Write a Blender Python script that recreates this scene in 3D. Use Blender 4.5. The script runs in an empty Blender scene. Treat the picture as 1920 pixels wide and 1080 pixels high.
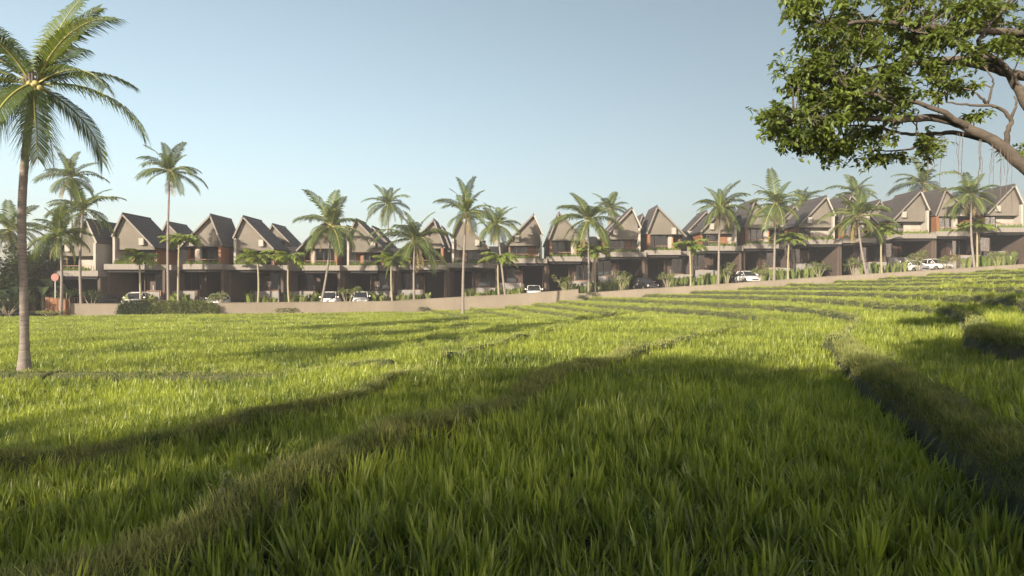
import bpy, math, random
import numpy as np
from mathutils import Vector, Matrix

R = math.radians
SC = bpy.context.scene
COL = SC.collection
random.seed(7)
F = 1280.0          # focal length in photo pixels (24 mm lens, 1920 px wide)

# ------------------------------------------------------------------ camera, sky, sun, exposure
cam_d = bpy.data.cameras.new('camera')
cam_d.lens = 24.0; cam_d.sensor_width = 36.0
cam_d.clip_start = 0.05; cam_d.clip_end = 4000
cam = bpy.data.objects.new('camera', cam_d); COL.objects.link(cam)
cam.location = (0, 0, 0); cam.rotation_euler = (R(90), 0, 0)
SC.camera = cam

SUN_EL = 16.0
SUN_AZ = 218.0      # from +Y clockwise: behind the camera, to its left
w = bpy.data.worlds.new('World'); SC.world = w; w.use_nodes = True
nt = w.node_tree
sky = nt.nodes.new('ShaderNodeTexSky'); sky.sky_type = 'NISHITA'
sky.sun_disc = False; sky.sun_elevation = R(SUN_EL); sky.sun_rotation = R(360.0 - SUN_AZ)   # the node turns the other way round
sky.air_density = 1.0; sky.dust_density = 2.2; sky.ozone_density = 1.2; sky.altitude = 0
bg = nt.nodes['Background']
hs = nt.nodes.new('ShaderNodeHueSaturation'); hs.inputs['Saturation'].default_value = 0.66; hs.inputs['Hue'].default_value = 0.478
nt.links.new(sky.outputs[0], hs.inputs['Color']); nt.links.new(hs.outputs[0], bg.inputs[0]); bg.inputs[1].default_value = 0.060

sl = bpy.data.lights.new('sun', 'SUN'); sl.energy = 5.0; sl.angle = R(0.6); sl.color = (1.0, 0.87, 0.70)
sun = bpy.data.objects.new('sun', sl); COL.objects.link(sun)
sdir = Vector((-math.sin(R(SUN_AZ)) * math.cos(R(SUN_EL)), -math.cos(R(SUN_AZ)) * math.cos(R(SUN_EL)), -math.sin(R(SUN_EL))))
sun.rotation_euler = sdir.to_track_quat('-Z', 'Y').to_euler()

SC.view_settings.view_transform = 'Standard'; SC.view_settings.look = 'None'
SC.view_settings.exposure = 1.60; SC.view_settings.gamma = 1.0
SC.view_settings.use_curve_mapping = False
SC.render.engine = 'CYCLES'
cy = SC.cycles
cy.max_bounces = 6; cy.diffuse_bounces = 3; cy.glossy_bounces = 3; cy.transmission_bounces = 4
cy.transparent_max_bounces = 8; cy.volume_bounces = 0
cy.use_denoising = True
cy.use_adaptive_sampling = True; cy.adaptive_threshold = 0.015
cy.sample_clamp_indirect = 6.0
cy.caustics_reflective = False; cy.caustics_refractive = False

# ------------------------------------------------------------------ materials
MATS = {}
def _mat(name):
    m = bpy.data.materials.new(name); m.use_nodes = True
    MATS[name] = m
    return m, m.node_tree, m.node_tree.nodes['Principled BSDF']

def surf(name, col, rough=0.8, var=0.15, scale=2.0, spec=0.3, bump=0.0, bscale=40, metal=0.0, stretch=None, col2=None, streak=0.0):
    """plain procedural surface: base colour varied by two noises, fine bump"""
    m, t, b = _mat(name)
    b.inputs['Roughness'].default_value = rough
    b.inputs['Specular IOR Level'].default_value = spec
    b.inputs['Metallic'].default_value = metal
    tc = t.nodes.new('ShaderNodeTexCoord')
    src = tc.outputs['Object']
    if stretch:
        mp = t.nodes.new('ShaderNodeMapping'); mp.inputs['Scale'].default_value = stretch
        t.links.new(src, mp.inputs[0]); src = mp.outputs[0]
    n = t.nodes.new('ShaderNodeTexNoise'); n.inputs['Scale'].default_value = scale; n.inputs['Detail'].default_value = 6
    n.inputs['Roughness'].default_value = 0.65
    t.links.new(src, n.inputs['Vector'])
    r = t.nodes.new('ShaderNodeValToRGB')
    c2 = col2 if col2 else tuple(c * (1 + var) for c in col)
    c1 = tuple(c * (1 - var) for c in col)
    r.color_ramp.elements[0].color = (*c1, 1); r.color_ramp.elements[0].position = 0.3
    r.color_ramp.elements[1].color = (*c2, 1); r.color_ramp.elements[1].position = 0.7
    t.links.new(n.outputs['Fac'], r.inputs[0])
    out = r.outputs[0]
    if streak > 0:      # weathering streaks running down
        mp2 = t.nodes.new('ShaderNodeMapping'); mp2.inputs['Scale'].default_value = (3.0, 3.0, 0.25)
        t.links.new(tc.outputs['Object'], mp2.inputs[0])
        n2 = t.nodes.new('ShaderNodeTexNoise'); n2.inputs['Scale'].default_value = 1.5; n2.inputs['Detail'].default_value = 5
        t.links.new(mp2.outputs[0], n2.inputs['Vector'])
        r2 = t.nodes.new('ShaderNodeMapRange'); r2.inputs[1].default_value = 0.45; r2.inputs[2].default_value = 0.75
        r2.inputs[3].default_value = 1.0; r2.inputs[4].default_value = 1.0 - streak
        t.links.new(n2.outputs['Fac'], r2.inputs[0])
        mx = t.nodes.new('ShaderNodeVectorMath'); mx.operation = 'SCALE'
        t.links.new(out, mx.inputs[0]); t.links.new(r2.outputs[0], mx.inputs['Scale']); out = mx.outputs[0]
    t.links.new(out, b.inputs['Base Color'])
    if bump > 0:
        n3 = t.nodes.new('ShaderNodeTexNoise'); n3.inputs['Scale'].default_value = bscale; n3.inputs['Detail'].default_value = 4
        t.links.new(src, n3.inputs['Vector'])
        bp = t.nodes.new('ShaderNodeBump'); bp.inputs['Strength'].default_value = bump; bp.inputs['Distance'].default_value = 0.02
        t.links.new(n3.outputs['Fac'], bp.inputs['Height']); t.links.new(bp.outputs[0], b.inputs['Normal'])
    return m

def leaf(name, c1, c2, trans=0.4, tcol=None, rough=0.5, spec=0.35, nscale=0.6):
    """leaf: diffuse + gloss + light through the blade; colour varies per object/instance and in patches"""
    m, t, b = _mat(name)
    b.inputs['Roughness'].default_value = rough; b.inputs['Specular IOR Level'].default_value = spec
    oi = t.nodes.new('ShaderNodeObjectInfo')
    geo = t.nodes.new('ShaderNodeNewGeometry')
    n = t.nodes.new('ShaderNodeTexNoise'); n.inputs['Scale'].default_value = nscale; n.inputs['Detail'].default_value = 3
    t.links.new(geo.outputs['Position'], n.inputs['Vector'])
    ad = t.nodes.new('ShaderNodeMath'); ad.operation = 'MULTIPLY_ADD'
    t.links.new(oi.outputs['Random'], ad.inputs[0]); ad.inputs[1].default_value = 0.45
    sb = t.nodes.new('ShaderNodeMath'); sb.operation = 'MULTIPLY_ADD'; sb.inputs[1].default_value = 1.6; sb.inputs[2].default_value = -0.5
    t.links.new(n.outputs['Fac'], sb.inputs[0]); t.links.new(sb.outputs[0], ad.inputs[2])
    rpi = t.nodes.new('ShaderNodeMath'); rpi.operation = 'MULTIPLY_ADD'; rpi.inputs[1].default_value = 0.35; rpi.use_clamp = True
    t.links.new(geo.outputs['Random Per Island'], rpi.inputs[0]); t.links.new(ad.outputs[0], rpi.inputs[2])
    mx = t.nodes.new('ShaderNodeMix'); mx.data_type = 'RGBA'
    mx.inputs[6].default_value = (*c1, 1); mx.inputs[7].default_value = (*c2, 1)
    t.links.new(rpi.outputs[0], mx.inputs[0])
    t.links.new(mx.outputs[2], b.inputs['Base Color'])
    tr = t.nodes.new('ShaderNodeBsdfTranslucent')
    ml = t.nodes.new('ShaderNodeMix'); ml.data_type = 'RGBA'; ml.blend_type = 'MULTIPLY'; ml.inputs[0].default_value = 1.0
    tc = tcol or (1.9, 1.75, 0.7)
    ml.inputs[7].default_value = (*tc, 1)
    t.links.new(mx.outputs[2], ml.inputs[6]); t.links.new(ml.outputs[2], tr.inputs[0])
    ms = t.nodes.new('ShaderNodeMixShader'); ms.inputs[0].default_value = trans
    t.links.new(b.outputs[0], ms.inputs[1]); t.links.new(tr.outputs[0], ms.inputs[2])
    t.links.new(ms.outputs[0], t.nodes['Material Output'].inputs[0])
    return m

def glass(name, tint=(0.55, 0.6, 0.6), refl=0.22):
    m, t, b = _mat(name)
    t.nodes.remove(b)
    tr = t.nodes.new('ShaderNodeBsdfTransparent'); tr.inputs[0].default_value = (*tint, 1)
    gl = t.nodes.new('ShaderNodeBsdfGlossy'); gl.inputs['Roughness'].default_value = 0.06
    fr = t.nodes.new('ShaderNodeFresnel'); fr.inputs[0].default_value = 1.5
    ad = t.nodes.new('ShaderNodeMath'); ad.operation = 'ADD'; ad.inputs[1].default_value = refl; ad.use_clamp = True
    t.links.new(fr.outputs[0], ad.inputs[0])
    n = t.nodes.new('ShaderNodeTexNoise'); n.inputs['Scale'].default_value = 1.2
    bp = t.nodes.new('ShaderNodeBump'); bp.inputs['Strength'].default_value = 0.01; t.links.new(n.outputs['Fac'], bp.inputs['Height'])
    t.links.new(bp.outputs[0], gl.inputs['Normal'])
    ms = t.nodes.new('ShaderNodeMixShader'); t.links.new(ad.outputs[0], ms.inputs[0])
    t.links.new(tr.outputs[0], ms.inputs[1]); t.links.new(gl.outputs[0], ms.inputs[2])
    t.links.new(ms.outputs[0], t.nodes['Material Output'].inputs[0])
    return m

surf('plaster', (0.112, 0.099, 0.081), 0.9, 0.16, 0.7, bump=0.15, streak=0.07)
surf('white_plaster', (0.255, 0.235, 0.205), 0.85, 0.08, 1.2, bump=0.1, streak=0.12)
surf('slab_white', (0.165, 0.148, 0.130), 0.85, 0.08, 0.8, bump=0.08, streak=0.2)
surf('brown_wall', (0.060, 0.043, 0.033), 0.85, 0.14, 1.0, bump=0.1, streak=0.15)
surf('dark_wall', (0.012, 0.011, 0.011), 0.8, 0.15, 1.5)  # near-black: the carport shade is put into this wall colour
surf('roof_tile', (0.045, 0.038, 0.035), 0.7, 0.14, 1.4, spec=0.4, bump=0.3, bscale=18)
surf('trim', (0.132, 0.117, 0.102), 0.7, 0.06, 3)
surf('wood_shaded', (0.038, 0.022, 0.015), 0.65, 0.3, 1.2, stretch=(9, 9, 0.6))  # darker copy of the wood, ground-storey shade put into its colour
surf('wood', (0.150, 0.069, 0.030), 0.6, 0.30, 1.2, stretch=(9, 9, 0.6), bump=0.1)
surf('wood_light', (0.240, 0.132, 0.066), 0.6, 0.2, 2, stretch=(1, 6, 6))
surf('garden_grey', (0.156, 0.146, 0.136), 0.85, 0.1, 1.5, bump=0.1, streak=0.15)
surf('frame_dark', (0.03, 0.027, 0.025), 0.5, 0.1, 4)
surf('curtain', (0.252, 0.240, 0.216), 0.9, 0.1, 3, stretch=(14, 1, 0.3))
surf('tan_wall', (0.165, 0.138, 0.105), 0.88, 0.14, 0.35, bump=0.1, streak=0.10)
surf('corten', (0.128, 0.060, 0.030), 0.8, 0.4, 1.2, stretch=(4, 4, 0.5), bump=0.1)
surf('asphalt', (0.09, 0.085, 0.08), 0.9, 0.2, 3, bump=0.2)
surf('concrete', (0.195, 0.182, 0.163), 0.85, 0.12, 2, bump=0.1)
surf('palm_trunk', (0.150, 0.128, 0.112), 0.95, 0.35, 3.0, stretch=(1, 1, 7), bump=0.4, bscale=25)
surf('thin_trunk', (0.195, 0.173, 0.112), 0.9, 0.25, 4.0, stretch=(1, 1, 3), bump=0.3)
surf('bark', (0.078, 0.064, 0.050), 0.9, 0.35, 2.5, stretch=(2, 2, 5), bump=0.5, bscale=20)
surf('root', (0.10, 0.078, 0.065), 0.9, 0.2, 4)
surf('coconut', (0.240, 0.215, 0.080), 0.5, 0.25, 3)
surf('rachis', (0.208, 0.200, 0.056), 0.6, 0.2, 3)
surf('car_white', (0.562, 0.546, 0.523), 0.25, 0.02, 2, spec=0.6)
surf('car_dark', (0.02, 0.016, 0.016), 0.25, 0.1, 2, spec=0.6)
surf('car_glass', (0.015, 0.017, 0.02), 0.08, 0.05, 2, spec=0.7)
surf('tyre', (0.015, 0.015, 0.015), 0.9, 0.1, 5)
surf('rim', (0.45, 0.45, 0.46), 0.35, 0.05, 5, metal=0.8)
surf('lamp_lens', (0.6, 0.62, 0.65), 0.1, 0.05, 5, spec=0.8)
surf('plate_dark', (0.03, 0.03, 0.035), 0.5, 0.1, 5)
surf('sign_red', (0.160, 0.040, 0.028), 0.5, 0.1, 5)
surf('sign_dark', (0.18, 0.08, 0.06), 0.6, 0.1, 5)
surf('steel', (0.336, 0.320, 0.304), 0.5, 0.08, 5, metal=0.3)
leaf('rice_leaf', (0.018, 0.047, 0.012), (0.31, 0.345, 0.06), 0.46, (1.4, 1.5, 0.58), nscale=0.35, rough=0.42, spec=0.45)
leaf('bund_leaf', (0.085, 0.125, 0.034), (0.23, 0.235, 0.08), 0.30, (1.5, 1.4, 0.7), nscale=1.5, rough=0.7, spec=0.2)
leaf('palm_leaf', (0.0258, 0.0533, 0.0155), (0.0946, 0.1247, 0.0361), 0.35, (1.9, 1.7, 0.6), rough=0.45)
leaf('palm_dry', (0.16, 0.12, 0.055), (0.25, 0.18, 0.08), 0.3, (1.3, 1.2, 0.8), rough=0.7)
leaf('bright_leaf', (0.0731, 0.1204, 0.0189), (0.1591, 0.2021, 0.0387), 0.42, (1.9, 1.7, 0.5))
leaf('shrub_leaf', (0.0559, 0.0903, 0.0215), (0.1720, 0.1935, 0.0645), 0.35, (1.8, 1.6, 0.7))
leaf('tree_leaf', (0.011, 0.028, 0.009), (0.115, 0.15, 0.028), 0.33, (2.0, 1.9, 0.5), rough=0.48, spec=0.3, nscale=0.9)
leaf('jungle_leaf', (0.0189, 0.0387, 0.0120), (0.0516, 0.0731, 0.0206), 0.3, (1.7, 1.5, 0.7))
glass('pane_glass', (0.45, 0.49, 0.50), 0.0)
glass('dark_glass', (0.36, 0.40, 0.40), 0.0)

# terrain: mud, dry turf and moss chosen by the mesh attribute "bund" and by slope
m, t, b = _mat('soil')
b.inputs['Roughness'].default_value = 0.9; b.inputs['Specular IOR Level'].default_value = 0.25
at = t.nodes.new('ShaderNodeAttribute'); at.attribute_name = 'bund'
geo = t.nodes.new('ShaderNodeNewGeometry')
n = t.nodes.new('ShaderNodeTexNoise'); n.inputs['Scale'].default_value = 3.0; n.inputs['Detail'].default_value = 8
t.links.new(geo.outputs['Position'], n.inputs['Vector'])
r1 = t.nodes.new('ShaderNodeValToRGB')
r1.color_ramp.elements[0].color = (0.016, 0.016, 0.012, 1); r1.color_ramp.elements[0].position = 0.3
r1.color_ramp.elements[1].color = (0.045, 0.040, 0.029, 1); r1.color_ramp.elements[1].position = 0.72
r2 = t.nodes.new('ShaderNodeValToRGB')
r2.color_ramp.elements[0].color = (0.036, 0.060, 0.015, 1); r2.color_ramp.elements[0].position = 0.32
r2.color_ramp.elements[1].color = (0.105, 0.105, 0.036, 1); r2.color_ramp.elements[1].position = 0.68
t.links.new(n.outputs['Fac'], r1.inputs[0]); t.links.new(n.outputs['Fac'], r2.inputs[0])
mx = t.nodes.new('ShaderNodeMix'); mx.data_type = 'RGBA'
t.links.new(at.outputs['Fac'], mx.inputs[0]); t.links.new(r1.outputs[0], mx.inputs[6]); t.links.new(r2.outputs[0], mx.inputs[7])
t.links.new(mx.outputs[2], b.inputs['Base Color'])
n2 = t.nodes.new('ShaderNodeTexNoise'); n2.inputs['Scale'].default_value = 14; n2.inputs['Detail'].default_value = 6
t.links.new(geo.outputs['Position'], n2.inputs['Vector'])
bp = t.nodes.new('ShaderNodeBump'); bp.inputs['Strength'].default_value = 0.7; bp.inputs['Distance'].default_value = 0.06
t.links.new(n2.outputs['Fac'], bp.inputs['Height']); t.links.new(bp.outputs[0], b.inputs['Normal'])

# ------------------------------------------------------------------ helpers
def P(px, py, Y):
    """photo pixel at a known distance -> world point"""
    return Vector(((px - 960) * Y / F, Y, (540 - py) * Y / F))

class MB:
    def __init__(s): s.v = []; s.f = []
    def box(s, x0, x1, y0, y1, z0, z1):
        if x0 > x1: x0, x1 = x1, x0
        i = len(s.v)
        s.v += [(x0,y0,z0),(x1,y0,z0),(x1,y1,z0),(x0,y1,z0),(x0,y0,z1),(x1,y0,z1),(x1,y1,z1),(x0,y1,z1)]
        s.f += [(i,i+3,i+2,i+1),(i+4,i+5,i+6,i+7),(i,i+1,i+5,i+4),(i+1,i+2,i+6,i+5),(i+2,i+3,i+7,i+6),(i+3,i,i+4,i+7)]
        return s
    def prism_y(s, poly, y0, y1):      # poly in x,z
        n = len(poly); i = len(s.v)
        s.v += [(x, y0, z) for x, z in poly] + [(x, y1, z) for x, z in poly]
        s.f += [tuple(range(i, i+n)), tuple(range(i+2*n-1, i+n-1, -1))]
        for k in range(n):
            a, b = i+k, i+(k+1) % n
            s.f.append((b, a, a+n, b+n))
        return s
    def prism_z(s, poly, z0, z1):      # poly in x,y
        n = len(poly); i = len(s.v)
        s.v += [(x, y, z0) for x, y in poly] + [(x, y, z1) for x, y in poly]
        s.f += [tuple(range(i+n-1, i-1, -1)), tuple(range(i+n, i+2*n))]
        for k in range(n):
            a, b = i+k, i+(k+1) % n
            s.f.append((a, b, b+n, a+n))
        return s
    def tube(s, pts, rad, sides=6, cap=True):
        pts = [Vector(p) for p in pts]; n = len(pts)
        up = Vector((0, 0, 1)); rings = []
        ref = None
        for k in range(n):
            d = (pts[min(k+1, n-1)] - pts[max(k-1, 0)]).normalized()
            if ref is None:
                ref = d.orthogonal().normalized()
            else:
                ref = (ref - d * ref.dot(d)).normalized()
            o = d.cross(ref)
            r = rad[k] if hasattr(rad, '__len__') else rad
            i = len(s.v); rings.append(i)
            for q in range(sides):
                a = 2 * math.pi * q / sides
                s.v.append(tuple(pts[k] + ref * (math.cos(a) * r) + o * (math.sin(a) * r)))
        for k in range(n-1):
            a, b = rings[k], rings[k+1]
            for q in range(sides):
                s.f.append((a+q, a+(q+1) % sides, b+(q+1) % sides, b+q))
        if cap:
            s.f.append(tuple(rings[0]+q for q in range(sides-1, -1, -1)))
            s.f.append(tuple(rings[-1]+q for q in range(sides)))
        return s
    def ball(s, c, r, n=6, m=8, sq=1.0):
        i = len(s.v)
        for a in range(n+1):
            th = math.pi * a / n
            for q in range(m):
                ph = 2 * math.pi * q / m
                s.v.append((c[0]+r*math.sin(th)*math.cos(ph), c[1]+r*math.sin(th)*math.sin(ph), c[2]+r*sq*math.cos(th)))
        for a in range(n):
            for q in range(m):
                s.f.append((i+a*m+q, i+(a+1)*m+q, i+(a+1)*m+(q+1) % m, i+a*m+(q+1) % m))
        return s
    def mesh(s, name, mat, smooth=False):
        me = bpy.data.meshes.new(name); me.from_pydata(s.v, [], s.f); me.update()
        me.materials.append(MATS[mat])
        if smooth: me.shade_smooth()
        return me

def link(name, me, parent=None, loc=None, rot=None, scale=None):
    o = bpy.data.objects.new(name, me); COL.objects.link(o)
    if parent: o.parent = parent
    if loc is not None: o.location = loc
    if rot is not None: o.rotation_euler = rot
    if scale is not None: o.scale = scale if hasattr(scale, '__len__') else (scale,)*3
    return o
def tag(o, label, cat, group=None, kind=None):
    o['label'] = label; o['category'] = cat
    if group: o['group'] = group
    if kind: o['kind'] = kind
    return o
def thing(name, loc, label, cat, group=None, rz=0, scale=None):
    return tag(link(name, None, None, loc, (0, 0, rz), scale), label, cat, group)
def copy_tree(o, loc, rz=0, scale=None, parent=None):
    c = o.copy(); COL.objects.link(c)
    if parent: c.parent = parent
    else:
        c.location = loc; c.rotation_euler = (0, 0, rz)
        if scale: c.scale = scale if hasattr(scale, '__len__') else (scale,)*3
    for ch in list(o.children):
        copy_tree(ch, None, parent=c)
    return c

def smooth_path(pts, n=5):
    p = np.array(pts, float); q = np.vstack([2*p[0]-p[1], p, 2*p[-1]-p[-2]]); out = []
    for i in range(1, len(q)-2):
        for k in range(n):
            t = k / n
            out.append(0.5*((2*q[i]) + (-q[i-1]+q[i+1])*t + (2*q[i-1]-5*q[i]+4*q[i+1]-q[i+2])*t*t + (-q[i-1]+3*q[i]-3*q[i+1]+q[i+2])*t**3))
    out.append(p[-1])
    return np.array(out)

# ------------------------------------------------------------------ the row of houses: where each stands
# (photo x of the ridge end, distance, slab-top height above eye, kind, side)
HOUSES = [
    (165, 72.0, 1.80, 'plaster', -1), (233, 73.0, 2.53, 'plaster', 1),
    (396, 75.2, 2.61, 'wood', -1), (458, 76.3, 2.59, 'plaster', 1),
    (614, 78.6, 2.57, 'wood', -1), (668.5, 79.5, 2.60, 'plaster', 1),
    (813, 80.9, 2.72, 'wood', -1), (864, 81.5, 2.96, 'plaster', 1),
    (1000, 82.5, 3.54, 'plaster', -1), (1048.5, 82.8, 3.78, 'wood', 1),
    (1184, 83.2, 4.35, 'plaster', -1), (1232, 83.5, 4.58, 'wood', 1),
    (1364, 83.9, 5.12, 'plaster', -1), (1414, 84.1, 5.40, 'wood', 1),
    (1547, 84.5, 5.94, 'plaster', -1), (1594, 84.7, 6.12, 'wood', 1),
    (1723, 85.0, 6.70, 'plaster', -1), (1771, 85.2, 6.98, 'wood', 1),
    (1898.7, 85.5, 7.50, 'plaster', -1)]
STOREY = 4.75
HX = np.array([(h[0]-960)*h[1]/F for h in HOUSES]); HZ = np.array([h[2]-STOREY for h in HOUSES])
HZ[0] = -2.35
HY = np.array([h[1] for h in HOUSES])
def floor_z(x): return np.interp(x, np.concatenate([[-70], HX, [85]]), np.concatenate([[-2.4], HZ, [4.2]]))
def house_y(x): return np.interp(x, HX, HY)
WALLP = [(-60, 600, 600, 60.0), (60, 585, 592, 61.5), (131, 569, 595, 62.5), (250, 569.5, 594, 64), (380, 568, 591, 65.5), (560, 566, 588, 68.5), (740, 564, 586, 71),
         (800, 560, 584, 72), (870, 556, 583, 72.8), (950, 552, 577, 73.6), (1020, 547, 570, 74), (1084, 542, 563, 74.4),
         (1187, 534.5, 550, 75), (1340, 525, 540, 75.5), (1560, 509.5, 524, 76), (1700, 501, 516, 76.3), (1858, 491, 507, 76.7), (1920, 487, 503, 76.8), (2200, 470, 486, 77)]
WX = np.array([(p[0]-960)*p[3]/F for p in WALLP]); WY = np.array([p[3] for p in WALLP])
WT = np.array([(540-p[1])*p[3]/F for p in WALLP])
def wall_y(x): return np.interp(x, WX, WY)
def wall_top(x): return np.interp(x, WX, WT)

# ------------------------------------------------------------------ terraces: contour lines, the far/right/camera side of each is the higher
def hug(dx): return [(-0.9+dx*.9, 19.8), (-2.3+dx, 12.4), (-2.45+dx, 10.5), (-2.8+dx, 9.5-.3*abs(dx)), (-3.5+dx, 8.7-.4*abs(dx)),
                     (-3.97+dx, 7.7-.3*abs(dx)), (-4.9+dx, 6.6), (-8+dx, 4.6), (-14, 2+dx), (-30, -6+dx), (-60, -40)]
CONT = [
    (0.15, 0.10, [(-9, 90), (-8.6, 72), (-5, 60), (-3, 50), (-4, 40), (-4, 29)] + hug(-1.5)),
    (0.20, 0.10, [(-5, 90), (-4.6, 72.9), (-1, 58), (0.8, 48.5), (-0.4, 40), (-2.2, 29)] + hug(-1.0)),
    (0.22, 0.10, [(-1, 90), (-.75, 73.6), (3, 56), (4.6, 48), (3.6, 40), (.6, 29)] + hug(-0.5)),
    (0.23, 0.10, [(2, 90), (2.1, 74), (4.9, 60), (6.6, 49), (6.8, 42.5), (5.2, 37), (2, 29)] + hug(0)),
    (0.30, 0.10, [(4.5, 90), (4.7, 76), (8.1, 56), (11.2, 46), (12.6, 38), (12, 32), (10.6, 28), (8, 24.5), (4, 17.7), (1.1, 11.8), (.32, 10.1), (-.2, 8.3), (-.87, 6.9),
                  (-1.24, 6.1), (-1.62, 5.2), (-1.88, 4.53), (-2.1, 3.76), (-2.2, 3.4), (-3, 1), (-6, -5), (-20, -45)]),
    (0.34, 0.09, [(7, 90), (7.5, 76.7), (11.6, 62), (14.3, 54), (16.3, 43.5), (15.8, 36), (13.7, 27.4), (9.4, 19), (7.5, 16.3), (7.0, 14.8), (5.0, 9.6), (4.3, 7.4), (3.72, 5.74),
                  (3.3, 4.4), (3.05, 3.37), (3.0, 1), (3.2, -5), (4, -45)]),
]
G0 = np.array([(13, 90), (13.7, 77), (19.5, 64), (21, 49), (18, 33.7), (16, 26), (14, 21.3), (11.1, 16.4), (8.4, 12.4), (7.6, 9.6), (7.6, 6), (8, 3), (9, -5), (10, -45)], float)
GD = np.array([(5.4, 0), (5.4, 0), (5.2, .2), (4.5, 1.5), (3.6, 3.2), (3.8, 3.5), (4.0, 3.9), (4.4, 4.2), (4.6, 4.4), (4.6, 3.2), (4.6, 2), (4.6, 1), (4.4, 0), (4, 0)], float)
for k in range(0, 10):
    CONT.append((0.38 if k else 0.36, 0.10, [tuple(p) for p in (G0 + GD * k)]))
EXTRA_BUNDS = [([(-45, 21), (-20, 19.8), (-14.2, 19.4), (-9, 19.2), (-5.5, 18.9), (-3.4, 18.0)], 0.24, 0.45),
               ([(1.0, 11.6), (3, 11.4), (5.4, 11.3)], 0.10, 0.22)]
SOIL0 = -2.62

def seg_dist(px, py, pts):
    d = np.full(px.shape, 1e9)
    for (ax, ay), (bx, by) in zip(pts[:-1], pts[1:]):
        ex, ey = bx-ax, by-ay; L = ex*ex+ey*ey+1e-9
        t = np.clip(((px-ax)*ex+(py-ay)*ey)/L, 0, 1)
        d = np.minimum(d, (px-ax-t*ex)**2+(py-ay-t*ey)**2)
    return np.sqrt(d)
def inside(px, py, poly):
    c = np.zeros(px.shape, bool); n = len(poly)
    for i in range(n):
        x1, y1 = poly[i]; x2, y2 = poly[(i+1) % n]
        if y1 == y2: continue
        k = ((y1 > py) != (y2 > py)) & (px < (x2-x1)*(py-y1)/(y2-y1)+x1)
        c ^= k
    return c
def sstep(a, b, x):
    t = np.clip((x-a)/(b-a), 0, 1); return t*t*(3-2*t)
def wob(x, y):
    return (np.sin(x*1.7+y*.6)+np.sin(x*.53-y*1.9+1.3)+np.sin(x*3.1+y*2.7+.4)*.5+np.sin(x*5.7-y*4.3)*.35)/2.85

CP = []
for step, bh, pts in CONT:
    sp = smooth_path(pts, 4)
    CP.append((step, bh, sp, np.vstack([sp, [(400, -45), (400, 90)]])))
EB = [(smooth_path(p, 4), h, w_) for p, h, w_ in EXTRA_BUNDS]

def terrain(px, py):
    """height, bund mask (turf), free mask (no rice)"""
    z = np.full(px.shape, SOIL0); bund = np.zeros(px.shape); free = np.zeros(px.shape); mud = np.zeros(px.shape)
    w_ = wob(px, py)
    for ci_, (step, bh, sp, poly) in enumerate(CP):
        nr = np.clip((34-np.hypot(px, py))/20, 0, 1)
        wd_ = -.14*nr if ci_ == 3 else .06*nr if ci_ == 4 else (.02*nr if ci_ == 5 else 0)
        keep_ = 1 - nr if ci_ < 3 else 1.0      # the lower hug lines near the viewer carry no bank of their own
        bh = (bh + (.12*nr if ci_ in (3, 4) else -.05*nr if ci_ > 5 else 0))*keep_
        d = seg_dist(px, py, sp); s = np.where(inside(px, py, poly), d, -d) + w_*.04
        z += step * (sstep(-.22-7*nr, .0, s) if ci_ < 3 else sstep(-.14, .0, s) if ci_ == 5 else sstep(-.22, .0, s))
        b_ = sstep(-.04, .06, s) * (1 - sstep(.28+wd_, .42+wd_, s))
        z += bh * b_ * (1 + .35*w_)
        bund = np.maximum(bund, keep_*sstep(-.12, .0, s) * (1 - sstep(.34+wd_, .48+wd_, s)))
        bund = np.maximum(bund, keep_*.26*nr*sstep(-.25, -.12, s)*(s < 0))
        free = np.maximum(free, ((s > -.10-(.10*nr)*keep_) & (s < .20+.16*nr*keep_+wd_) & (keep_ > .5)).astype(float))
    for sp, h, wd in EB:
        d = seg_dist(px, py, sp) + w_*.05
        k = 1 - sstep(wd*.45, wd, d)
        z += h * k; bund = np.maximum(bund, k); free = np.maximum(free, (d < wd+.1).astype(float))
    z += w_*.03
    beh = (py > wall_y(px)+.3) & (px > -41)
    far = sstep(0, 4, py - wall_y(px))
    zr = floor_z(px)
    z = np.where(beh, zr - .04, np.where(px <= -41, z, z))
    left = (px <= -41) & (py > 60)
    z = np.where(left, SOIL0 + (zr-.04-SOIL0) * sstep(60, 66, py), z)
    free = np.where(beh | left | (py > wall_y(px) - .25), 1, free)
    bund = np.where(beh, .3, bund)
    return z, bund, free

def spaced(segs):
    out = []
    for a, b, st in segs: out += list(np.arange(a, b, st))
    return np.array(out + [segs[-1][1]])
gx = spaced([(-700, -200, 100), (-200, -70, 8), (-70, -30, .8), (-30, -9, .3), (-9, 10, .11), (10, 30, .26), (30, 70, .5), (70, 200, 8), (200, 700, 100)])
gy = spaced([(-700, -100, 100), (-100, -12, 8), (-12, 1, .5), (1, 16, .12), (16, 40, .26), (40, 80, .32), (80, 130, 5), (130, 1000, 120)])
GX, GY = np.meshgrid(gx, gy)
TZ, TB, TF = terrain(GX.ravel(), GY.ravel())
nx, ny = len(gx), len(gy)
idx = np.arange(nx*ny).reshape(ny, nx)
fa = np.stack([idx[:-1, :-1], idx[:-1, 1:], idx[1:, 1:], idx[1:, :-1]], -1).reshape(-1, 4)
me = bpy.data.meshes.new('ground')
me.vertices.add(nx*ny); me.vertices.foreach_set('co', np.stack([GX.ravel(), GY.ravel(), TZ], 1).ravel())
me.loops.add(fa.size); me.loops.foreach_set('vertex_index', fa.ravel().astype(np.int32))
me.polygons.add(len(fa)); me.polygons.foreach_set('loop_start', np.arange(0, fa.size, 4, dtype=np.int32))
me.update(calc_edges=True)
a_ = me.attributes.new('bund', 'FLOAT', 'POINT'); a_.data.foreach_set('value', TB.astype(np.float32))
me.materials.append(MATS['soil']); me.shade_smooth()
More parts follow.
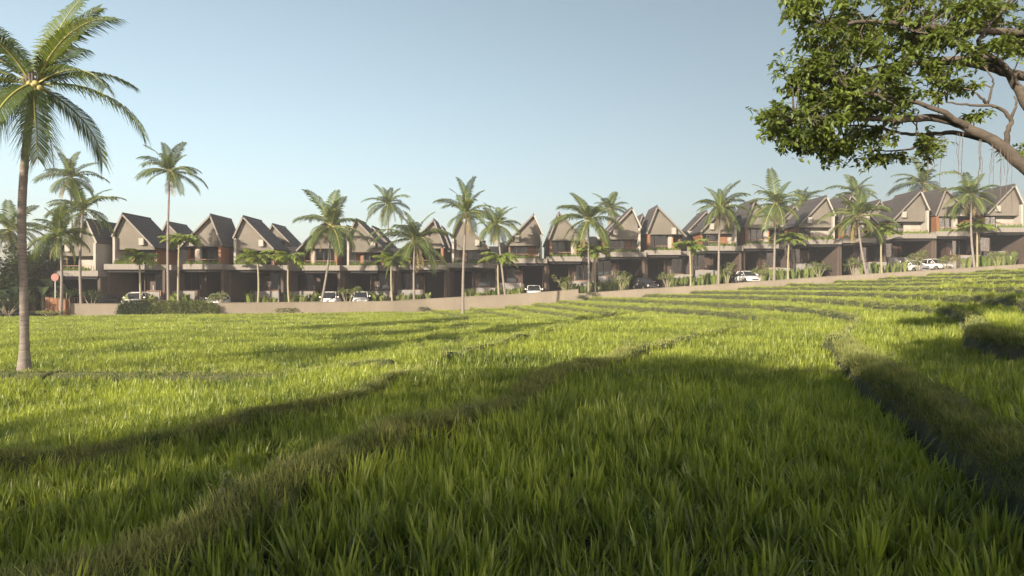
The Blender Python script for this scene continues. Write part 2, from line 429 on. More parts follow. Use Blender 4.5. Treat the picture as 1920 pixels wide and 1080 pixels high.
g = link('ground', me); g['kind'] = 'structure'; g['label'] = 'terraced muddy ground of the rice paddies'

TZ2 = TZ.reshape(ny, nx)
def ground_z(x, y):
    i = min(max(np.searchsorted(gx, x)-1, 0), nx-2); j = min(max(np.searchsorted(gy, y)-1, 0), ny-2)
    u = (x-gx[i])/(gx[i+1]-gx[i]); v = (y-gy[j])/(gy[j+1]-gy[j])
    return float((TZ2[j, i]*(1-u)+TZ2[j, i+1]*u)*(1-v)+(TZ2[j+1, i]*(1-u)+TZ2[j+1, i+1]*u)*v)

# road along the houses, a strip just above the ground
vs, fs = [], []
xs = np.linspace(-48, 72, 61)
for x in xs:
    z = float(floor_z(x)) - .004
    vs += [(x, float(wall_y(x))+.35, z), (x, float(wall_y(x))+5.2, z)]
for k in range(len(xs)-1): fs.append((2*k, 2*k+2, 2*k+3, 2*k+1))
me = bpy.data.meshes.new('road'); me.from_pydata(vs, [], fs); me.materials.append(MATS['asphalt'])
o = link('road', me); o['kind'] = 'structure'; o['label'] = 'narrow asphalt lane between the tan wall and the houses'

# ------------------------------------------------------------------ boundary wall (two runs), rusty panels
def wall_run(name, x0, x1, mat, label, thick=.25, dz=0.0, cope=True):
    xs = [x0] + [float(x) for x in WX if x0 < x < x1] + [x1]
    xs2 = []
    for a, b in zip(xs[:-1], xs[1:]):
        n = max(1, int((b-a)/2.5))
        xs2 += [a+(b-a)*k/n for k in range(n)]
    xs2.append(x1)
    b_ = MB(); c_ = MB()
    for mb, y0, y1, zf0, zf1 in ((b_, 0, thick, lambda x: -3.2 if x < 8 else float(wall_top(x))-2.0, lambda x: float(wall_top(x))+dz-.06),
                                 (c_, -.03, thick+.03, lambda x: float(wall_top(x))+dz-.06, lambda x: float(wall_top(x))+dz)):
        for x in xs2:
            y = float(wall_y(x))
            mb.v += [(x, y+y0, zf0(x)), (x, y+y1, zf0(x)), (x, y+y1, zf1(x)), (x, y+y0, zf1(x))]
        n = len(xs2)
        for k in range(n-1):
            i = 4*k
            for q in range(4):
                mb.f.append((i+q, i+(q+1) % 4, i+4+(q+1) % 4, i+4+q)[::-1])
        mb.f += [(0, 1, 2, 3), (4*n-1, 4*n-2, 4*n-3, 4*n-4)]
    t_ = thing(name, (0, 0, 0), label, 'wall')
    link('wall_body', b_.mesh('wall_body', mat), t_); link('coping', c_.mesh('coping', mat), t_)
    return t_
XW0, XW1 = (131-960)*62.5/F, (1084.6-960)*74.4/F
wall_run('boundary_wall', XW0, XW1, 'tan_wall', 'long smooth tan boundary wall along the far edge of the rice field')
wall_run('low_wall', XW1+.02, 76.0, 'tan_wall', 'low tan kerb wall climbing to the right above the upper terraces', dz=-.48)
t_ = thing('rusty_fence', P(108, 592, 62.3), 'rust brown metal panel fence at the left end of the tan wall', 'fence')
for k in range(6):
    x = (-23 + k*7.7)*62.3/F
    mb = MB().box(x, x+.35, -.03+.02*(k % 2), .03+.02*(k % 2), -.2, 1.70-.05*k)
    link('panel', mb.mesh('panel', 'corten'), t_)
mb = MB().box(-1.15, 1.15, .06, .11, .3, .4).box(-1.15, 1.15, .06, .11, 1.2, 1.3)
link('rail', mb.mesh('rail', 'corten'), t_)

# ------------------------------------------------------------------ house builder
# local frame: u from the party side (0) outwards (6), y depth (gable face at 0), w height above the slab top; x = sx*u
PROTO = {}
def grass_strip(mb, u0, u1, y0, y1, w0, n, h, sx, rnd):
    for _ in range(n):
        u = rnd.uniform(u0, u1); y = rnd.uniform(y0, y1); hh = h*rnd.uniform(.5, 1.2); a = rnd.uniform(0, 6.28)
        dx, dy = math.cos(a)*.035, math.sin(a)*.035; lx, ly = rnd.uniform(-.12, .12), rnd.uniform(-.12, .12)
        i = len(mb.v)
        mb.v += [(sx*u-dx, y-dy, w0), (sx*u+dx, y+dy, w0), (sx*u+lx, y+ly, w0+hh)]
        mb.f.append((i, i+1, i+2))

def proto_house(kind, sx, opening, win):
    key = (kind, sx, opening, win)
    if key in PROTO: return PROTO[key]
    rnd = random.Random((11 if kind == 'wood' else 5) + win*7 + (sx > 0)*3)
    parts = []          # (name, mesh, children[(name, mesh)], label)
    G = -STOREY         # carport floor
    def add(name, mb, mat, kids=(), label=None, smooth=False):
        parts.append((name, mb.mesh(name, mat, smooth), list(kids), label))
    def bx(u0, u1, y0, y1, w0, w1, mb=None):
        return (mb or MB()).box(sx*u0, sx*u1, y0, y1, w0, w1)
    pl = kind == 'plaster'
    us, ws = (0.55, 2.9) if pl else (0.33, 1.98)
    ua, wa = 1.58, 5.15
    ue, we = (4.9, 1.68) if pl else (5.0, 1.62)
    YF, YB = -.38, 5.45
    TH = .16
    # ---- roof slopes: closed slabs following the profile
    def slope(u0, w0, u1, w1, y0, y1, th=TH):
        du, dw = u1-u0, w1-w0; L = math.hypot(du, dw); nu, nw = -dw/L*th, du/L*th
        if nw < 0: nu, nw = -nu, -nw
        poly = [(sx*u0, w0), (sx*u1, w1), (sx*(u1+nu), w1+nw), (sx*(u0+nu), w0+nw)]
        mb = MB(); mb.prism_y(poly, y0, y1); return mb
    def ridge_join(u0, w0, y0, y1, longside):
        # each slope runs to the apex; mitre both at the ridge
        if longside: a = (ue, we)
        else: a = (us, ws)
        du, dw = ua-a[0], wa-a[1]; L = math.hypot(du, dw)
        nu, nw = -dw/L*TH, du/L*TH
        if nw < 0: nu, nw = -nu, -nw
        top = wa + TH*1.55
        # outer line extended to u=ua
        tt = (ua-(a[0]+nu))/(du/L); wt = a[1]+nw + dw/L*tt
        poly = [(sx*a[0], a[1]), (sx*ua, wa), (sx*ua, wt), (sx*(a[0]+nu), a[1]+nw)]
        mb = MB(); mb.prism_y(poly, y0, y1); return mb
    # roof in courses: tile rows as thin steps proud of the deck
    def courses(longside, y0, y1):
        a = (ue, we) if longside else (us, ws)
        du, dw = ua-a[0], wa-a[1]; L = math.hypot(du, dw); du /= L; dw /= L
        nu, nw = -dw, du
        if nw < 0: nu, nw = -nu, -nw
        n = int(L/.34); mb = MB()
        for k in range(n):
            s0 = L*k/n; s1 = L*(k+1)/n - .004
            p = lambda s, h: (sx*(a[0]+du*s+nu*h), a[1]+dw*s+nw*h)
            mb.prism_y([p(s0, TH+.002), p(s1, TH+.002), p(s1, TH+.006), p(s0, TH+.035)], y0+.04, y1-.04)
        return mb
    if not pl: us_w = us
    for nm, y0, y1 in (('roof_slope', YF, YB), ('rear_roof_slope', 8.9, 14.2)):
        for lg in (True, False):
            ridge = ridge_join(us, ws, y0, y1, lg)
            kid = [('tile_courses', courses(lg, y0, y1).mesh('tile_courses', 'roof_tile'))]
            add(nm, ridge, 'roof_tile', kid)
    # barge boards: pale edges of the gable, proud of the roof edge
    for lg in (True, False):
        a = (ue, we) if lg else (us, ws)
        du, dw = ua-a[0], wa-a[1]; L = math.hypot(du, dw); du /= L; dw /= L
        nu, nw = -dw, du
        if nw < 0: nu, nw = -nu, -nw
        p = lambda s, h: (sx*(a[0]+du*s+nu*h), a[1]+dw*s+nw*h)
        ext = -.02
        add('bargeboard', MB().prism_y([p(ext, .01), p(L, .01), p(L, TH+.02), p(ext, TH+.02)], YF-.05, YF-.003), 'white_plaster' if pl and not lg and sx < 0 else 'trim')  # short-side boards of the right-hand group whiter: sunlit look put into colour
        add('rear_bargeboard', MB().prism_y([p(ext, .01), p(L, .01), p(L, TH+.02), p(ext, TH+.02)], 8.85, 8.897), 'trim')
    # gable face
    wb = 1.57 if pl else 1.97
    def on_long(w_): return ue + (ua-ue)*(w_-we)/(wa-we)
    def on_short(w_): return us + (ua-us)*(w_-ws)/(wa-ws) if w_ > ws else us
    lu = on_long(max(wb, we+.02))
    gp = [(sx*(us+.02), wb), (sx*lu, wb)] if not pl else [(sx*(us+.25), wb), (sx*(ue-.05), wb)]
    if pl: gp += [(sx*(ue-.05), we-.0), (sx*ua, wa-.03), (sx*(us+.25), ws+.25*2.18-.1)]
    else: gp += [(sx*ua, wa-.03)]
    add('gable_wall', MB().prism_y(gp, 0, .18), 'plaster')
    rg = [(sx*(us+.05), -.6), (sx*(ue-.3), -.6), (sx*(ue-.3), we+.1), (sx*ua, wa-.05), (sx*(us+.05), ws)]
    add('rear_gable', MB().prism_y(rg, 9.2, 9.35), 'plaster')
    add('rear_gable', MB().prism_y(rg, 13.6, 13.75), 'plaster')
    # vent box
    ub = on_long(2.85)+.02
    add('vent_box', bx(ub-.5, ub+.02, YF+.02, .0, 1.98 if not pl else 2.05, 2.78), 'white_plaster')
    # soffit above the balcony and room ceiling
    add('soffit', bx(us+.26, (ue-.35) if pl else lu-.05, .19, 1.0, wb+.02, wb+.1), 'trim')
    # ---- side walls of the upper storey
    if pl:
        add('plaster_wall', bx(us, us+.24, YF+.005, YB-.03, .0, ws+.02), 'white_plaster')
    else:
        add('wood_panel', bx(us+.1, us+.28, -.12, YB-.05, .0, ws+.05), 'wood')
        add('wood_post', bx(us+.06, us+.36, -.3, -.125, .0, wb-.005), 'wood')
    add('wood_panel', bx(ue-.5, ue-.34, 1.0, YB-.05, -.55, we+.25), 'wood')
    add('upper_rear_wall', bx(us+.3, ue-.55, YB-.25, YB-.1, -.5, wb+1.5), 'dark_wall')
    # ---- balcony slab (deep fascia), chamfered plan
    sl_ = [(-.04, -.95), (4.25, -.95), (4.85, 1.2), (6.0, 1.2), (6.0, 6.0), (-.04, 6.0)]
    pts = [(sx*u, y) for u, y in sl_]
    if sx < 0: pts = pts[::-1]
    add('balcony_slab', MB().prism_z(pts, -.58, .0), 'slab_white')
    pts2 = [(sx*u, y) for u, y in [(.25, -.6), (4.1, -.6), (4.6, 1.3), (5.9, 1.3), (5.9, 6.0), (.25, 6.0)]]
    if sx < 0: pts2 = pts2[::-1]
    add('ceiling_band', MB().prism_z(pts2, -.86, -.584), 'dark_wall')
    # planter grass
    mb = MB(); grass_strip(mb, .35 if not pl else .85, 4.0, -.88, -.62, -.02, 420, .42, sx, rnd)
    parts.append(('planter_grass', mb.mesh('planter_grass', 'bright_leaf'), [], None))
    # railing
    r0, r1 = (us+.3 if pl else us+.38), 4.15
    mb = MB().box(sx*r0, sx*r1, -.56, -.51, .50, .55)
    kids = []
    for k in range(5):
        u = r0 + (r1-r0)*(k/4)*.98+.03
        kids.append(('rail_post', bx(u-.018, u+.018, -.55, -.52, .004, .5).mesh('rail_post', 'frame_dark')))
    parts.append(('railing', mb.mesh('railing', 'wood_light' if not pl or sx < 0 else 'trim'), kids, None))
    # ---- upper front: window bays
    yw = 1.0
    if pl:
        g0, g1 = ((2.2, 4.35) if win == 0 else (2.95, 4.4))
        add('front_wall', bx(us+.26, g0-.02, yw, yw+.15, .0, wb), 'white_plaster')
        if win == 0: add('wood_panel', bx(g0-.9, g0-.03, yw-.05, yw-.004, .0, wb-.01), 'wood')
    else:
        g0, g1 = us+.38, 3.05
        add('pillar', bx(3.1, 3.52, yw-.35, yw+.1, .0, wb), 'white_plaster')
        add('wood_post', bx(3.54, 3.72, yw-.25, yw, .0, wb), 'wood_light')
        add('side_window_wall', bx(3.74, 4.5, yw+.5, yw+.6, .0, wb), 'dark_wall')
    fr = MB()
    nb = 3 if g1-g0 > 1.6 else 2
    fr.box(sx*g0, sx*g1, yw, yw+.08, .0, .06).box(sx*g0, sx*g1, yw, yw+.08, wb-.1, wb-.01)
    kids = []
    for k in range(nb+1):
        u = g0 + (g1-g0)*k/nb
        u0 = min(max(u-.035, g0), g1-.07)
        fr.box(sx*u0, sx*(u0+.07), yw, yw+.08, .06, wb-.1)
        if k < nb:
            kids.append(('pane', bx(u+.03, u+(g1-g0)/nb-.03, yw+.035, yw+.045, .05, wb-.09).mesh('pane', 'pane_glass')))
    parts.append(('window', fr.mesh('window', 'frame_dark'), kids, None))
    add('curtain', bx(g0+.12, g0+.12+(g1-g0)*.28, yw+.25, yw+.31, .0, wb-.05), 'curtain')
    # ---- ground storey
    add('carport_floor', bx(.0, 6.0, -1.4, 6.0, G-.5, G), 'concrete')
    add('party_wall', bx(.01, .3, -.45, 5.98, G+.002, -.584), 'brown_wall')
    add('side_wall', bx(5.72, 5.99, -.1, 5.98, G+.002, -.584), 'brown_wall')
    rw = MB()
    if opening == 2:
        o0, o1, z0, z1 = 1.0, 4.9, G+2.0, -.95
    else:
        o0, o1, z0, z1 = 3.5, 4.9, G+2.05, G+2.5
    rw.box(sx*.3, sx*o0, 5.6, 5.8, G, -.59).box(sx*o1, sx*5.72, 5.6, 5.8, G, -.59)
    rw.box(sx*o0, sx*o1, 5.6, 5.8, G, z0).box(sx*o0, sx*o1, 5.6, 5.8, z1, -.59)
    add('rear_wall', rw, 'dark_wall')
    add('terrace_floor', bx(2.95, 5.72, .6, 5.6, G+.001, G+1.15), 'concrete')
    if opening != 2:
        add('timber_wall', bx(2.85, 2.94, 1.6, 5.6, G+.002, -.59), 'wood_shaded')
        add('wooden_door', bx(2.95, 3.75, 2.02, 2.1, G+1.152, -1.2), 'wood_shaded', [('handle', bx(3.62, 3.66, 1.97, 2.02, G+2.0, G+2.5).mesh('handle', 'steel'))])
    fr = MB(); kids = []
    a0, a1, zl, zh = (3.78 if opening != 2 else 2.95), 5.70, G+1.155, -.87
    fr.box(sx*a0, sx*a1, 2.0, 2.08, zl, zl+.07).box(sx*a0, sx*a1, 2.0, 2.08, zh-.1, zh)
    for k in range(3):
        u = a0+(a1-a0)*k/2; u0 = min(max(u-.04, a0), a1-.08)
        fr.box(sx*u0, sx*(u0+.08), 2.0, 2.08, zl+.07, zh-.1)
        if k < 2: kids.append(('pane', bx(u+.035, u+(a1-a0)/2-.035, 2.035, 2.045, zl+.06, zh-.09).mesh('pane', 'dark_glass')))
    parts.append(('glass_wall', fr.mesh('glass_wall', 'frame_dark'), kids, None))
    # garden wall with end post
    add('garden_wall', bx(3.05, 5.72, -.75, -.55, G-.3, G+1.82), 'garden_grey', [('end_post', bx(2.72, 3.04, -.8, -.5, G-.3, G+1.86).mesh('end_post', 'brown_wall'))])
    # link block and rear block walls
    add('link_block', bx(2.6, 5.95, 5.6, 9.1, -.55, 2.35), 'white_plaster')
    add('rear_side_wall', bx(us+.06, us+.22, 9.36, 13.59, -.6, ws+.02), 'plaster')
    add('rear_side_wall', bx(ue-.5, ue-.34, 9.36, 13.59, -.6, we+.2), 'plaster')
    add('rear_slab', bx(.0, 6.0, 6.01, 14.0, -.9, -.6), 'slab_white')
    add('rear_column', bx(.05, .35, 13.4, 13.7, G, -.9), 'brown_wall'); add('rear_column', bx(5.6, 5.9, 13.4, 13.7, G, -.9), 'brown_wall')
    PROTO[key] = parts
    return parts

ORD = ['leftmost', 'second', 'third', 'fourth', 'fifth', 'sixth', 'seventh', 'eighth', 'ninth', 'tenth', 'eleventh', 'twelfth', 'thirteenth',
       'fourteenth', 'fifteenth', 'sixteenth', 'seventeenth', 'eighteenth', 'rightmost']
def which(i): return ORD[i] + (' house in the row' if i in (0, 18) else ' house from the left')
HPOS = []
for i, (px, Y, zt, kind, sx) in enumerate(HOUSES):
    x = (px-960)*Y/F
    ux = x - sx*1.58
    op = 2 if i == 18 else 1
    win = 1 if i in (14, 16, 18, 0) else 0
    loc = (ux, Y, zt)
    look = 'grey gabled house with pale end wall' if kind == 'plaster' else 'grey gabled house with timber side panel'
    t_ = thing('row_house', loc, f'{look}, {which(i)}', 'house', 'terraced houses along the lane')
    for nm, mesh, kids, lab in proto_house(kind, sx, op, win):
        if i == 0 and nm in ('party_wall', 'side_wall'): pass
        p_ = link(nm, mesh, t_)
        if nm == 'planter_grass': p_['kind'] = 'stuff'
        for kn, km in kids: link(kn, km, p_)
    HPOS.append((ux, Y, zt, zt-STOREY, sx))

# ------------------------------------------------------------------ palms
def frond_mesh(name, L, p0, droop, n, leafL, width, seed, mat='palm_leaf', segs=9, sag=.5, twist=0.0, detail=1, keep=1.0, rr=.022):
    """arching rachis with two rows of hanging leaflets; grows along +x from the origin"""
    rnd = random.Random(seed); pts = []; p = Vector((0, 0, 0)); ang = p0
    for k in range(segs+1):
        pts.append(p.copy())
        t = k/segs
        ang = p0 - droop*(t**1.25)
        p = p + Vector((math.cos(ang), math.sin(twist*t)*.25, math.sin(ang)))*(L/segs)
    mb = MB(); mb.tube(pts, [rr*(1-.8*k/segs)+.003 for k in range(segs+1)], 4)
    nr = len(mb.f)
    def at(t):
        f = t*segs; k = min(int(f), segs-1); u = f-k
        return pts[k].lerp(pts[k+1], u), (pts[k+1]-pts[k]).normalized()
    for side in (-1, 1):
        for k in range(n):
            t = .10 + .90*(k+rnd.uniform(-.2, .2))/n
            t = min(max(t, .08), .995)
            if rnd.random() > keep: continue
            c, d = at(t)
            s = Vector((-d.y, d.x, 0)); s = Vector((0, 1, 0)) if s.length < .1 else s.normalized()
            nrm = d.cross(s).normalized()
            if nrm.z < 0: nrm = -nrm
            prof = (math.sin(min(t*1.5+.28, 1)*math.pi*.5)) * (1 - .55*max(0, (t-.55)/.45)**1.4)
            ll = leafL*prof*rnd.uniform(.85, 1.12)
            fw = .55 + .9*t**2
            a = (s*side + d*fw + nrm*(.28-.1*t)).normalized()
            w_ = width*rnd.uniform(.8, 1.2)
            wd = d*w_*.5
            m_ = c + a*ll*.5 + Vector((0, 0, -sag*ll*.16))
            e_ = c + a*ll*.86 + Vector((rnd.uniform(-.04, .04)*ll, rnd.uniform(-.04, .04)*ll, -sag*ll*rnd.uniform(.5, .85)))
            i = len(mb.v)
            mb.v += [tuple(c-wd*.6), tuple(c+wd*.6), tuple(m_+wd), tuple(m_-wd), tuple(e_)]
            mb.f += [(i, i+1, i+2, i+3), (i+3, i+2, i+4)]
    me = bpy.data.meshes.new(name); me.from_pydata(mb.v, [], mb.f); me.update()
    me.materials.append(MATS['rachis']); me.materials.append(MATS[mat])
    mi = np.ones(len(mb.f), np.int32); mi[:nr] = 0
    me.polygons.foreach_set('material_index', mi)
    return me

# shared frond meshes for the distant palms (unit length 1 -> scaled)
FAR = {}
for v in range(2):
    FAR[('up', v)] = frond_mesh('frond', 1.0, R(72), R(48), 32, .31, .029, 10+v, sag=.45, rr=.012)
    FAR[('mid', v)] = frond_mesh('frond', 1.0, R(42), R(72), 32, .33, .029, 20+v, sag=.6, rr=.012)
    FAR[('flat', v)] = frond_mesh('frond', 1.0, R(14), R(72), 32, .33, .029, 30+v, sag=.75, rr=.012)
    FAR[('low', v)] = frond_mesh('frond', 1.0, R(-22), R(58), 32, .31, .029, 40+v, sag=.8, rr=.012)
FAR[('dry', 0)] = frond_mesh('frond', 1.0, R(-45), R(45), 20, .24, .03, 50, mat='palm_dry', sag=.9, keep=.8, rr=.012)
FAR[('dry', 1)] = FAR[('dry', 0)]
NUT = MB().ball((0, 0, 0), 1.0, 5, 7, 1.2).mesh('coconut', 'coconut', True)

def trunk_mesh(name, base, top, r0, r1, n, sides, mat, bend=(0, 0), rings=0.0, swell=1.35, seed=1):
    rnd = random.Random(seed); pts, rad = [], []
    base, top = Vector(base), Vector(top)
    for k in range(n+1):
        t = k/n; p = base.lerp(top, t); s = math.sin(t*math.pi)
        p = p + Vector((bend[0]*s, bend[1]*s, 0))
        pts.append(p)
        r = (r0*(1-t)+r1*t)*(1+(swell-1)*max(0, 1-t*9)**1.5)
        rad.append(r*(1+rings*((k % 2)*2-1))*rnd.uniform(.985, 1.015))
    return MB().tube(pts, rad, sides).mesh(name, mat, True)

def palm(base, crown, Lf, seed, label, n=17, r=.14, dry=2, group='coconut palms along the lane', behind=False, nuts=5):
    rnd = random.Random(seed)
    base = Vector(base); top = Vector(crown)-base
    t_ = thing('coconut_palm', base, label, 'palm tree', group)
    tr = trunk_mesh('trunk', (0, 0, -.3), top, r, r*.62, 22, 8, 'palm_trunk', (rnd.uniform(-.25, .25), rnd.uniform(-.2, .2)), .025, 1.4, seed)
    link('trunk', tr, t_)
    a0 = rnd.uniform(0, 6.28)
    plan = ['up']*rnd.randint(3, 5) + ['mid']*rnd.randint(5, 7) + ['flat']*rnd.randint(4, 6) + ['low']*rnd.randint(4, 7)
    lean = (rnd.uniform(-.16, .16), rnd.uniform(-.16, .16))
    for k, cl in enumerate(plan):
        az = a0 + k*2.39996 + rnd.uniform(-.2, .2)
        s = Lf*rnd.uniform(.72, 1.15)
        link('frond', FAR[(cl, rnd.randrange(2))], t_, top+Vector((math.cos(az)*.06, math.sin(az)*.06, rnd.uniform(-.1, .12))),
             (rnd.uniform(-.25, .25), rnd.uniform(-.18, .18) + lean[0]*math.cos(az)+lean[1]*math.sin(az), az), s)
    for k in range(dry + rnd.randrange(3)):
        az = rnd.uniform(0, 6.28)
        link('dry_frond', FAR[('dry', 0)], t_, top+Vector((0, 0, -.15)), (0, rnd.uniform(-.1, .3), az), Lf*rnd.uniform(.6, .8))
    for k in range(nuts):
        az = rnd.uniform(0, 6.28)
        link('coconut', NUT, t_, top+Vector((math.cos(az)*.24, math.sin(az)*.24, -.28+rnd.uniform(-.15, .1))), None, .12)
    return t_

# (crown px, base px, distance, frond length in px, seed, label)
PALMS = [
    ((318, 322), 318, 66.0, 62, 3, 'tall slender coconut palm beside the second house from the left'),
    ((156, 392), 156, 65.0, 74, 4, 'coconut palm with wide drooping crown before the leftmost house'),
    ((113, 444), 116, 62.0, 66, 5, 'short coconut palm at the rusty fence'),
    ((622, 424), 600, 72.0, 78, 6, 'leaning coconut palm before the fifth house from the left'),
    ((778, 452), 778, 73.5, 84, 7, 'low full coconut palm hanging over the seventh house'),
    ((932, 420), 949, 76.0, 52, 9, 'leaning coconut palm left of the ninth house'),
    ((1103, 412), 1103, 76.0, 68, 10, 'coconut palm at the end of the tall tan wall'),
    ((1350, 390), 1346, 77.5, 58, 11, 'coconut palm before the thirteenth house from the left'),
    ((1455, 382), 1450, 77.5, 64, 12, 'coconut palm with long arching fronds before the fourteenth house'),
    ((1608, 405), 1625, 77.5, 66, 13, 'low bright coconut palm leaning left before the sixteenth house'),
    ((1822, 366), 1826, 77.8, 58, 14, 'coconut palm standing before the rightmost house'),
]
for (cx, cyy), bx_, Y, Lp, sd, lab in PALMS:
    c = P(cx, cyy, Y); bxw = (bx_-960)*Y/F
    palm((bxw, Y-.2, ground_z(bxw, Y-.2)), c, Lp*Y/F, sd, lab)
# the one rooted in the rice in front of the wall
c = P(875, 399, 62.0); b0 = ((868-960)*62.0/F, 62.0)
palm((b0[0], b0[1], ground_z(*b0)), c, 62*62/F, 8, 'coconut palm rooted in the rice in front of the tan wall')
# behind the houses
for (cx, cyy), Y, Lp, sd, lab in [
    ((728, 382), 98, 50, 21, 'tall coconut palm behind the sixth house from the left'),
    ((1143, 392), 100, 42, 22, 'small palm crown showing behind the eleventh house roof'),
    ((1604, 362), 102, 50, 23, 'palm crown rising behind the sixteenth house roof'),
    ((1731, 345), 102, 60, 24, 'pale palm crown above the roofs of the seventeenth and eighteenth houses'),
    ((1504, 380), 104, 38, 25, 'small palm tip behind the fifteenth house roof'),
    ((132, 332), 84, 58, 26, 'tall hazy coconut palm behind the leftmost house'),
    ((18, 432), 70, 70, 27, 'coconut palm half hidden by the big trunk at the left edge')]:
    c = P(cx, cyy, Y)
    palm((c.x+.4, Y, ground_z(c.x, Y)), c, Lp*Y/F, sd, lab, group='palms behind the houses')

# the big palm in the left foreground: every frond placed after the photograph
BY = 19.6
bb = P(45, 697, BY); bb.z = ground_z(bb.x, BY) ; top = P(64, 160, BY) - bb
t_ = thing('big_coconut_palm', bb, 'large coconut palm with ringed trunk in the left foreground', 'palm tree')
pts, rad = [], []
path = [(45, 700), (46, 640), (45, 560), (42, 480), (41, 400), (45, 320), (53, 240), (60, 185), (64, 150)]
sp = smooth_path([tuple(P(a, b, BY)-bb) for a, b in path], 10)
rnd = random.Random(2)
for k, p in enumerate(sp):
    t = k/(len(sp)-1)
    r = .118*(1-t)+.098*t + .085*max(0, 1-t*7)**1.5
    rad.append(r*(1.03 if k % 3 == 0 else (.985 if k % 3 == 1 else 1.0))*rnd.uniform(.985, 1.015)); pts.append(p)
pts[0] = pts[0]+np.array((0, 0, -.3))
link('trunk', MB().tube([Vector(p) for p in pts], rad, 14).mesh('trunk', 'palm_trunk', True), t_)
# azimuth: 0 = to the right, 90 = away, 180 = left, 270 = to the camera
BIG = [(20, 74, 30, 3.6), (75, 80, 25, 3.7), (-12, 57, 66, 3.9), (35, 34, 62, 2.9), (-25, 18, 66, 3.9), (10, 8, 82, 3.9),
       (-80, -28, 62, 3.0), (300, -50, 40, 3.0), (60, -20, 70, 3.2), (180, 44, 60, 3.7), (200, 24, 75, 3.6), (160, 62, 40, 3.8),
       (225, 5, 70, 3.4), (170, -5, 70, 3.6), (120, 30, 70, 3.5), (205, -35, 50, 2.8), (100, 60, 50, 3.6), (250, 55, 85, 3.3)]
for k, (az, p0, dr, L) in enumerate(BIG):
    me = frond_mesh('frond', L*.87, R(p0), R(dr), 76, .92, .040, 100+k, segs=14, sag=.55 + .25*(p0 < 30), rr=.035)
    link('frond', me, t_, top+Vector((math.cos(R(az))*.08, math.sin(R(az))*.08, .02*(k % 4))), (rnd.uniform(-.25, .25), 0, R(az)))
for k, (az, p0) in enumerate([(-50, -52), (215, -20), (-20, -60)]):
    me = frond_mesh('dry_frond', 2.6, R(p0), R(30), 36, .45, .02, 150+k, mat='palm_dry', segs=10, sag=.9, keep=.45, rr=.02)
    link('dry_frond', me, t_, top+Vector((0, 0, -.15)), (0, 0, R(az)))
for k, (dx, dz) in enumerate([(.02, -.02), (.13, -.06), (-.10, -.10), (.24, .0), (.06, -.20), (.16, -.22), (.02, -.30), (-.22, -.18), (.34, -.12)]):
    link('coconut', NUT, t_, top+Vector((dx*.85, -.22+.04*(k % 3), dz)), (k, k*.7, 0), .078+.012*(k % 3))
# fibrous sheaths at the crown
mb = MB()
for k in range(14):
    a = k*2.4; rr_ = .12
    mb.tube([(math.cos(a)*.05, math.sin(a)*.05, -.35), (math.cos(a)*.16, math.sin(a)*.16, .02), (math.cos(a)*.26, math.sin(a)*.26, .38)], [.05, .06, .03], 5)
link('leaf_sheath', mb.mesh('leaf_sheath', 'bark', True), t_, top)

# off-frame palms to the left whose long shadows cross the paddy
for k, (x, y, h, L) in enumerate([(-23.5, 17.0, 8.2, 3.4), (-27, 25, 9.0, 3.4), (-22, 8, 8.0, 3.5)]):
    z = ground_z(x, y)
    palm((x, y, z), (x+.3, y+.2, z+h), L, 60+k, ['coconut palm standing in the paddy left of the big palm', 'taller coconut palm farther out in the left paddy', 'coconut palm in the near left paddy'][k],
         group='palms in the paddy', dry=1)

# ------------------------------------------------------------------ umbrella-crowned young trees along the lane
def spray_mesh(seed, L, n, lw, ll, p0, dr):
    return frond_mesh('leaf_spray', L, p0, dr, n, ll, lw, seed, mat='bright_leaf', segs=5, sag=.75, rr=.012)
SPR = [spray_mesh(200+k, 1.0, 10, .17, .42, R(30-14*k), R(55)) for k in range(3)]
BIGLEAF = MB()
BIGLEAF.v += [(0, 0, 0), (.28, -.26, -.12), (.62, -.2, -.35), (.85, 0, -.62), (.62, .2, -.35), (.28, .26, -.12), (.3, 0, -.04), (.6, 0, -.24)]
BIGLEAF.f += [(0, 1, 6), (0, 6, 5), (1, 2, 7, 6), (5, 6, 7, 4), (2, 3, 7), (4, 7, 3)]
BIGLEAF = BIGLEAF.mesh('drooping_leaf', 'bright_leaf')
UMB = [(261, 480, 264, 66.5), (336, 448, 334, 67.5), (482, 478, 483, 70), (541, 484, 544, 71), (734, 486, 737, 73.8), (934, 481, 937, 76),
       (1114, 468, 1116, 76.8), (1293, 458, 1295, 77.5), (1480, 446, 1478, 78), (1654, 430, 1654, 78.2), (1832, 422, 1832, 78.5)]
UH = ['before the second', 'before the third', 'before the fourth', 'between the fourth and fifth', 'before the seventh', 'between the eighth and ninth', 'between the tenth and eleventh', 'between the twelfth and thirteenth',
      'between the fourteenth and fifteenth', 'between the sixteenth and seventeenth', 'before the rightmost']
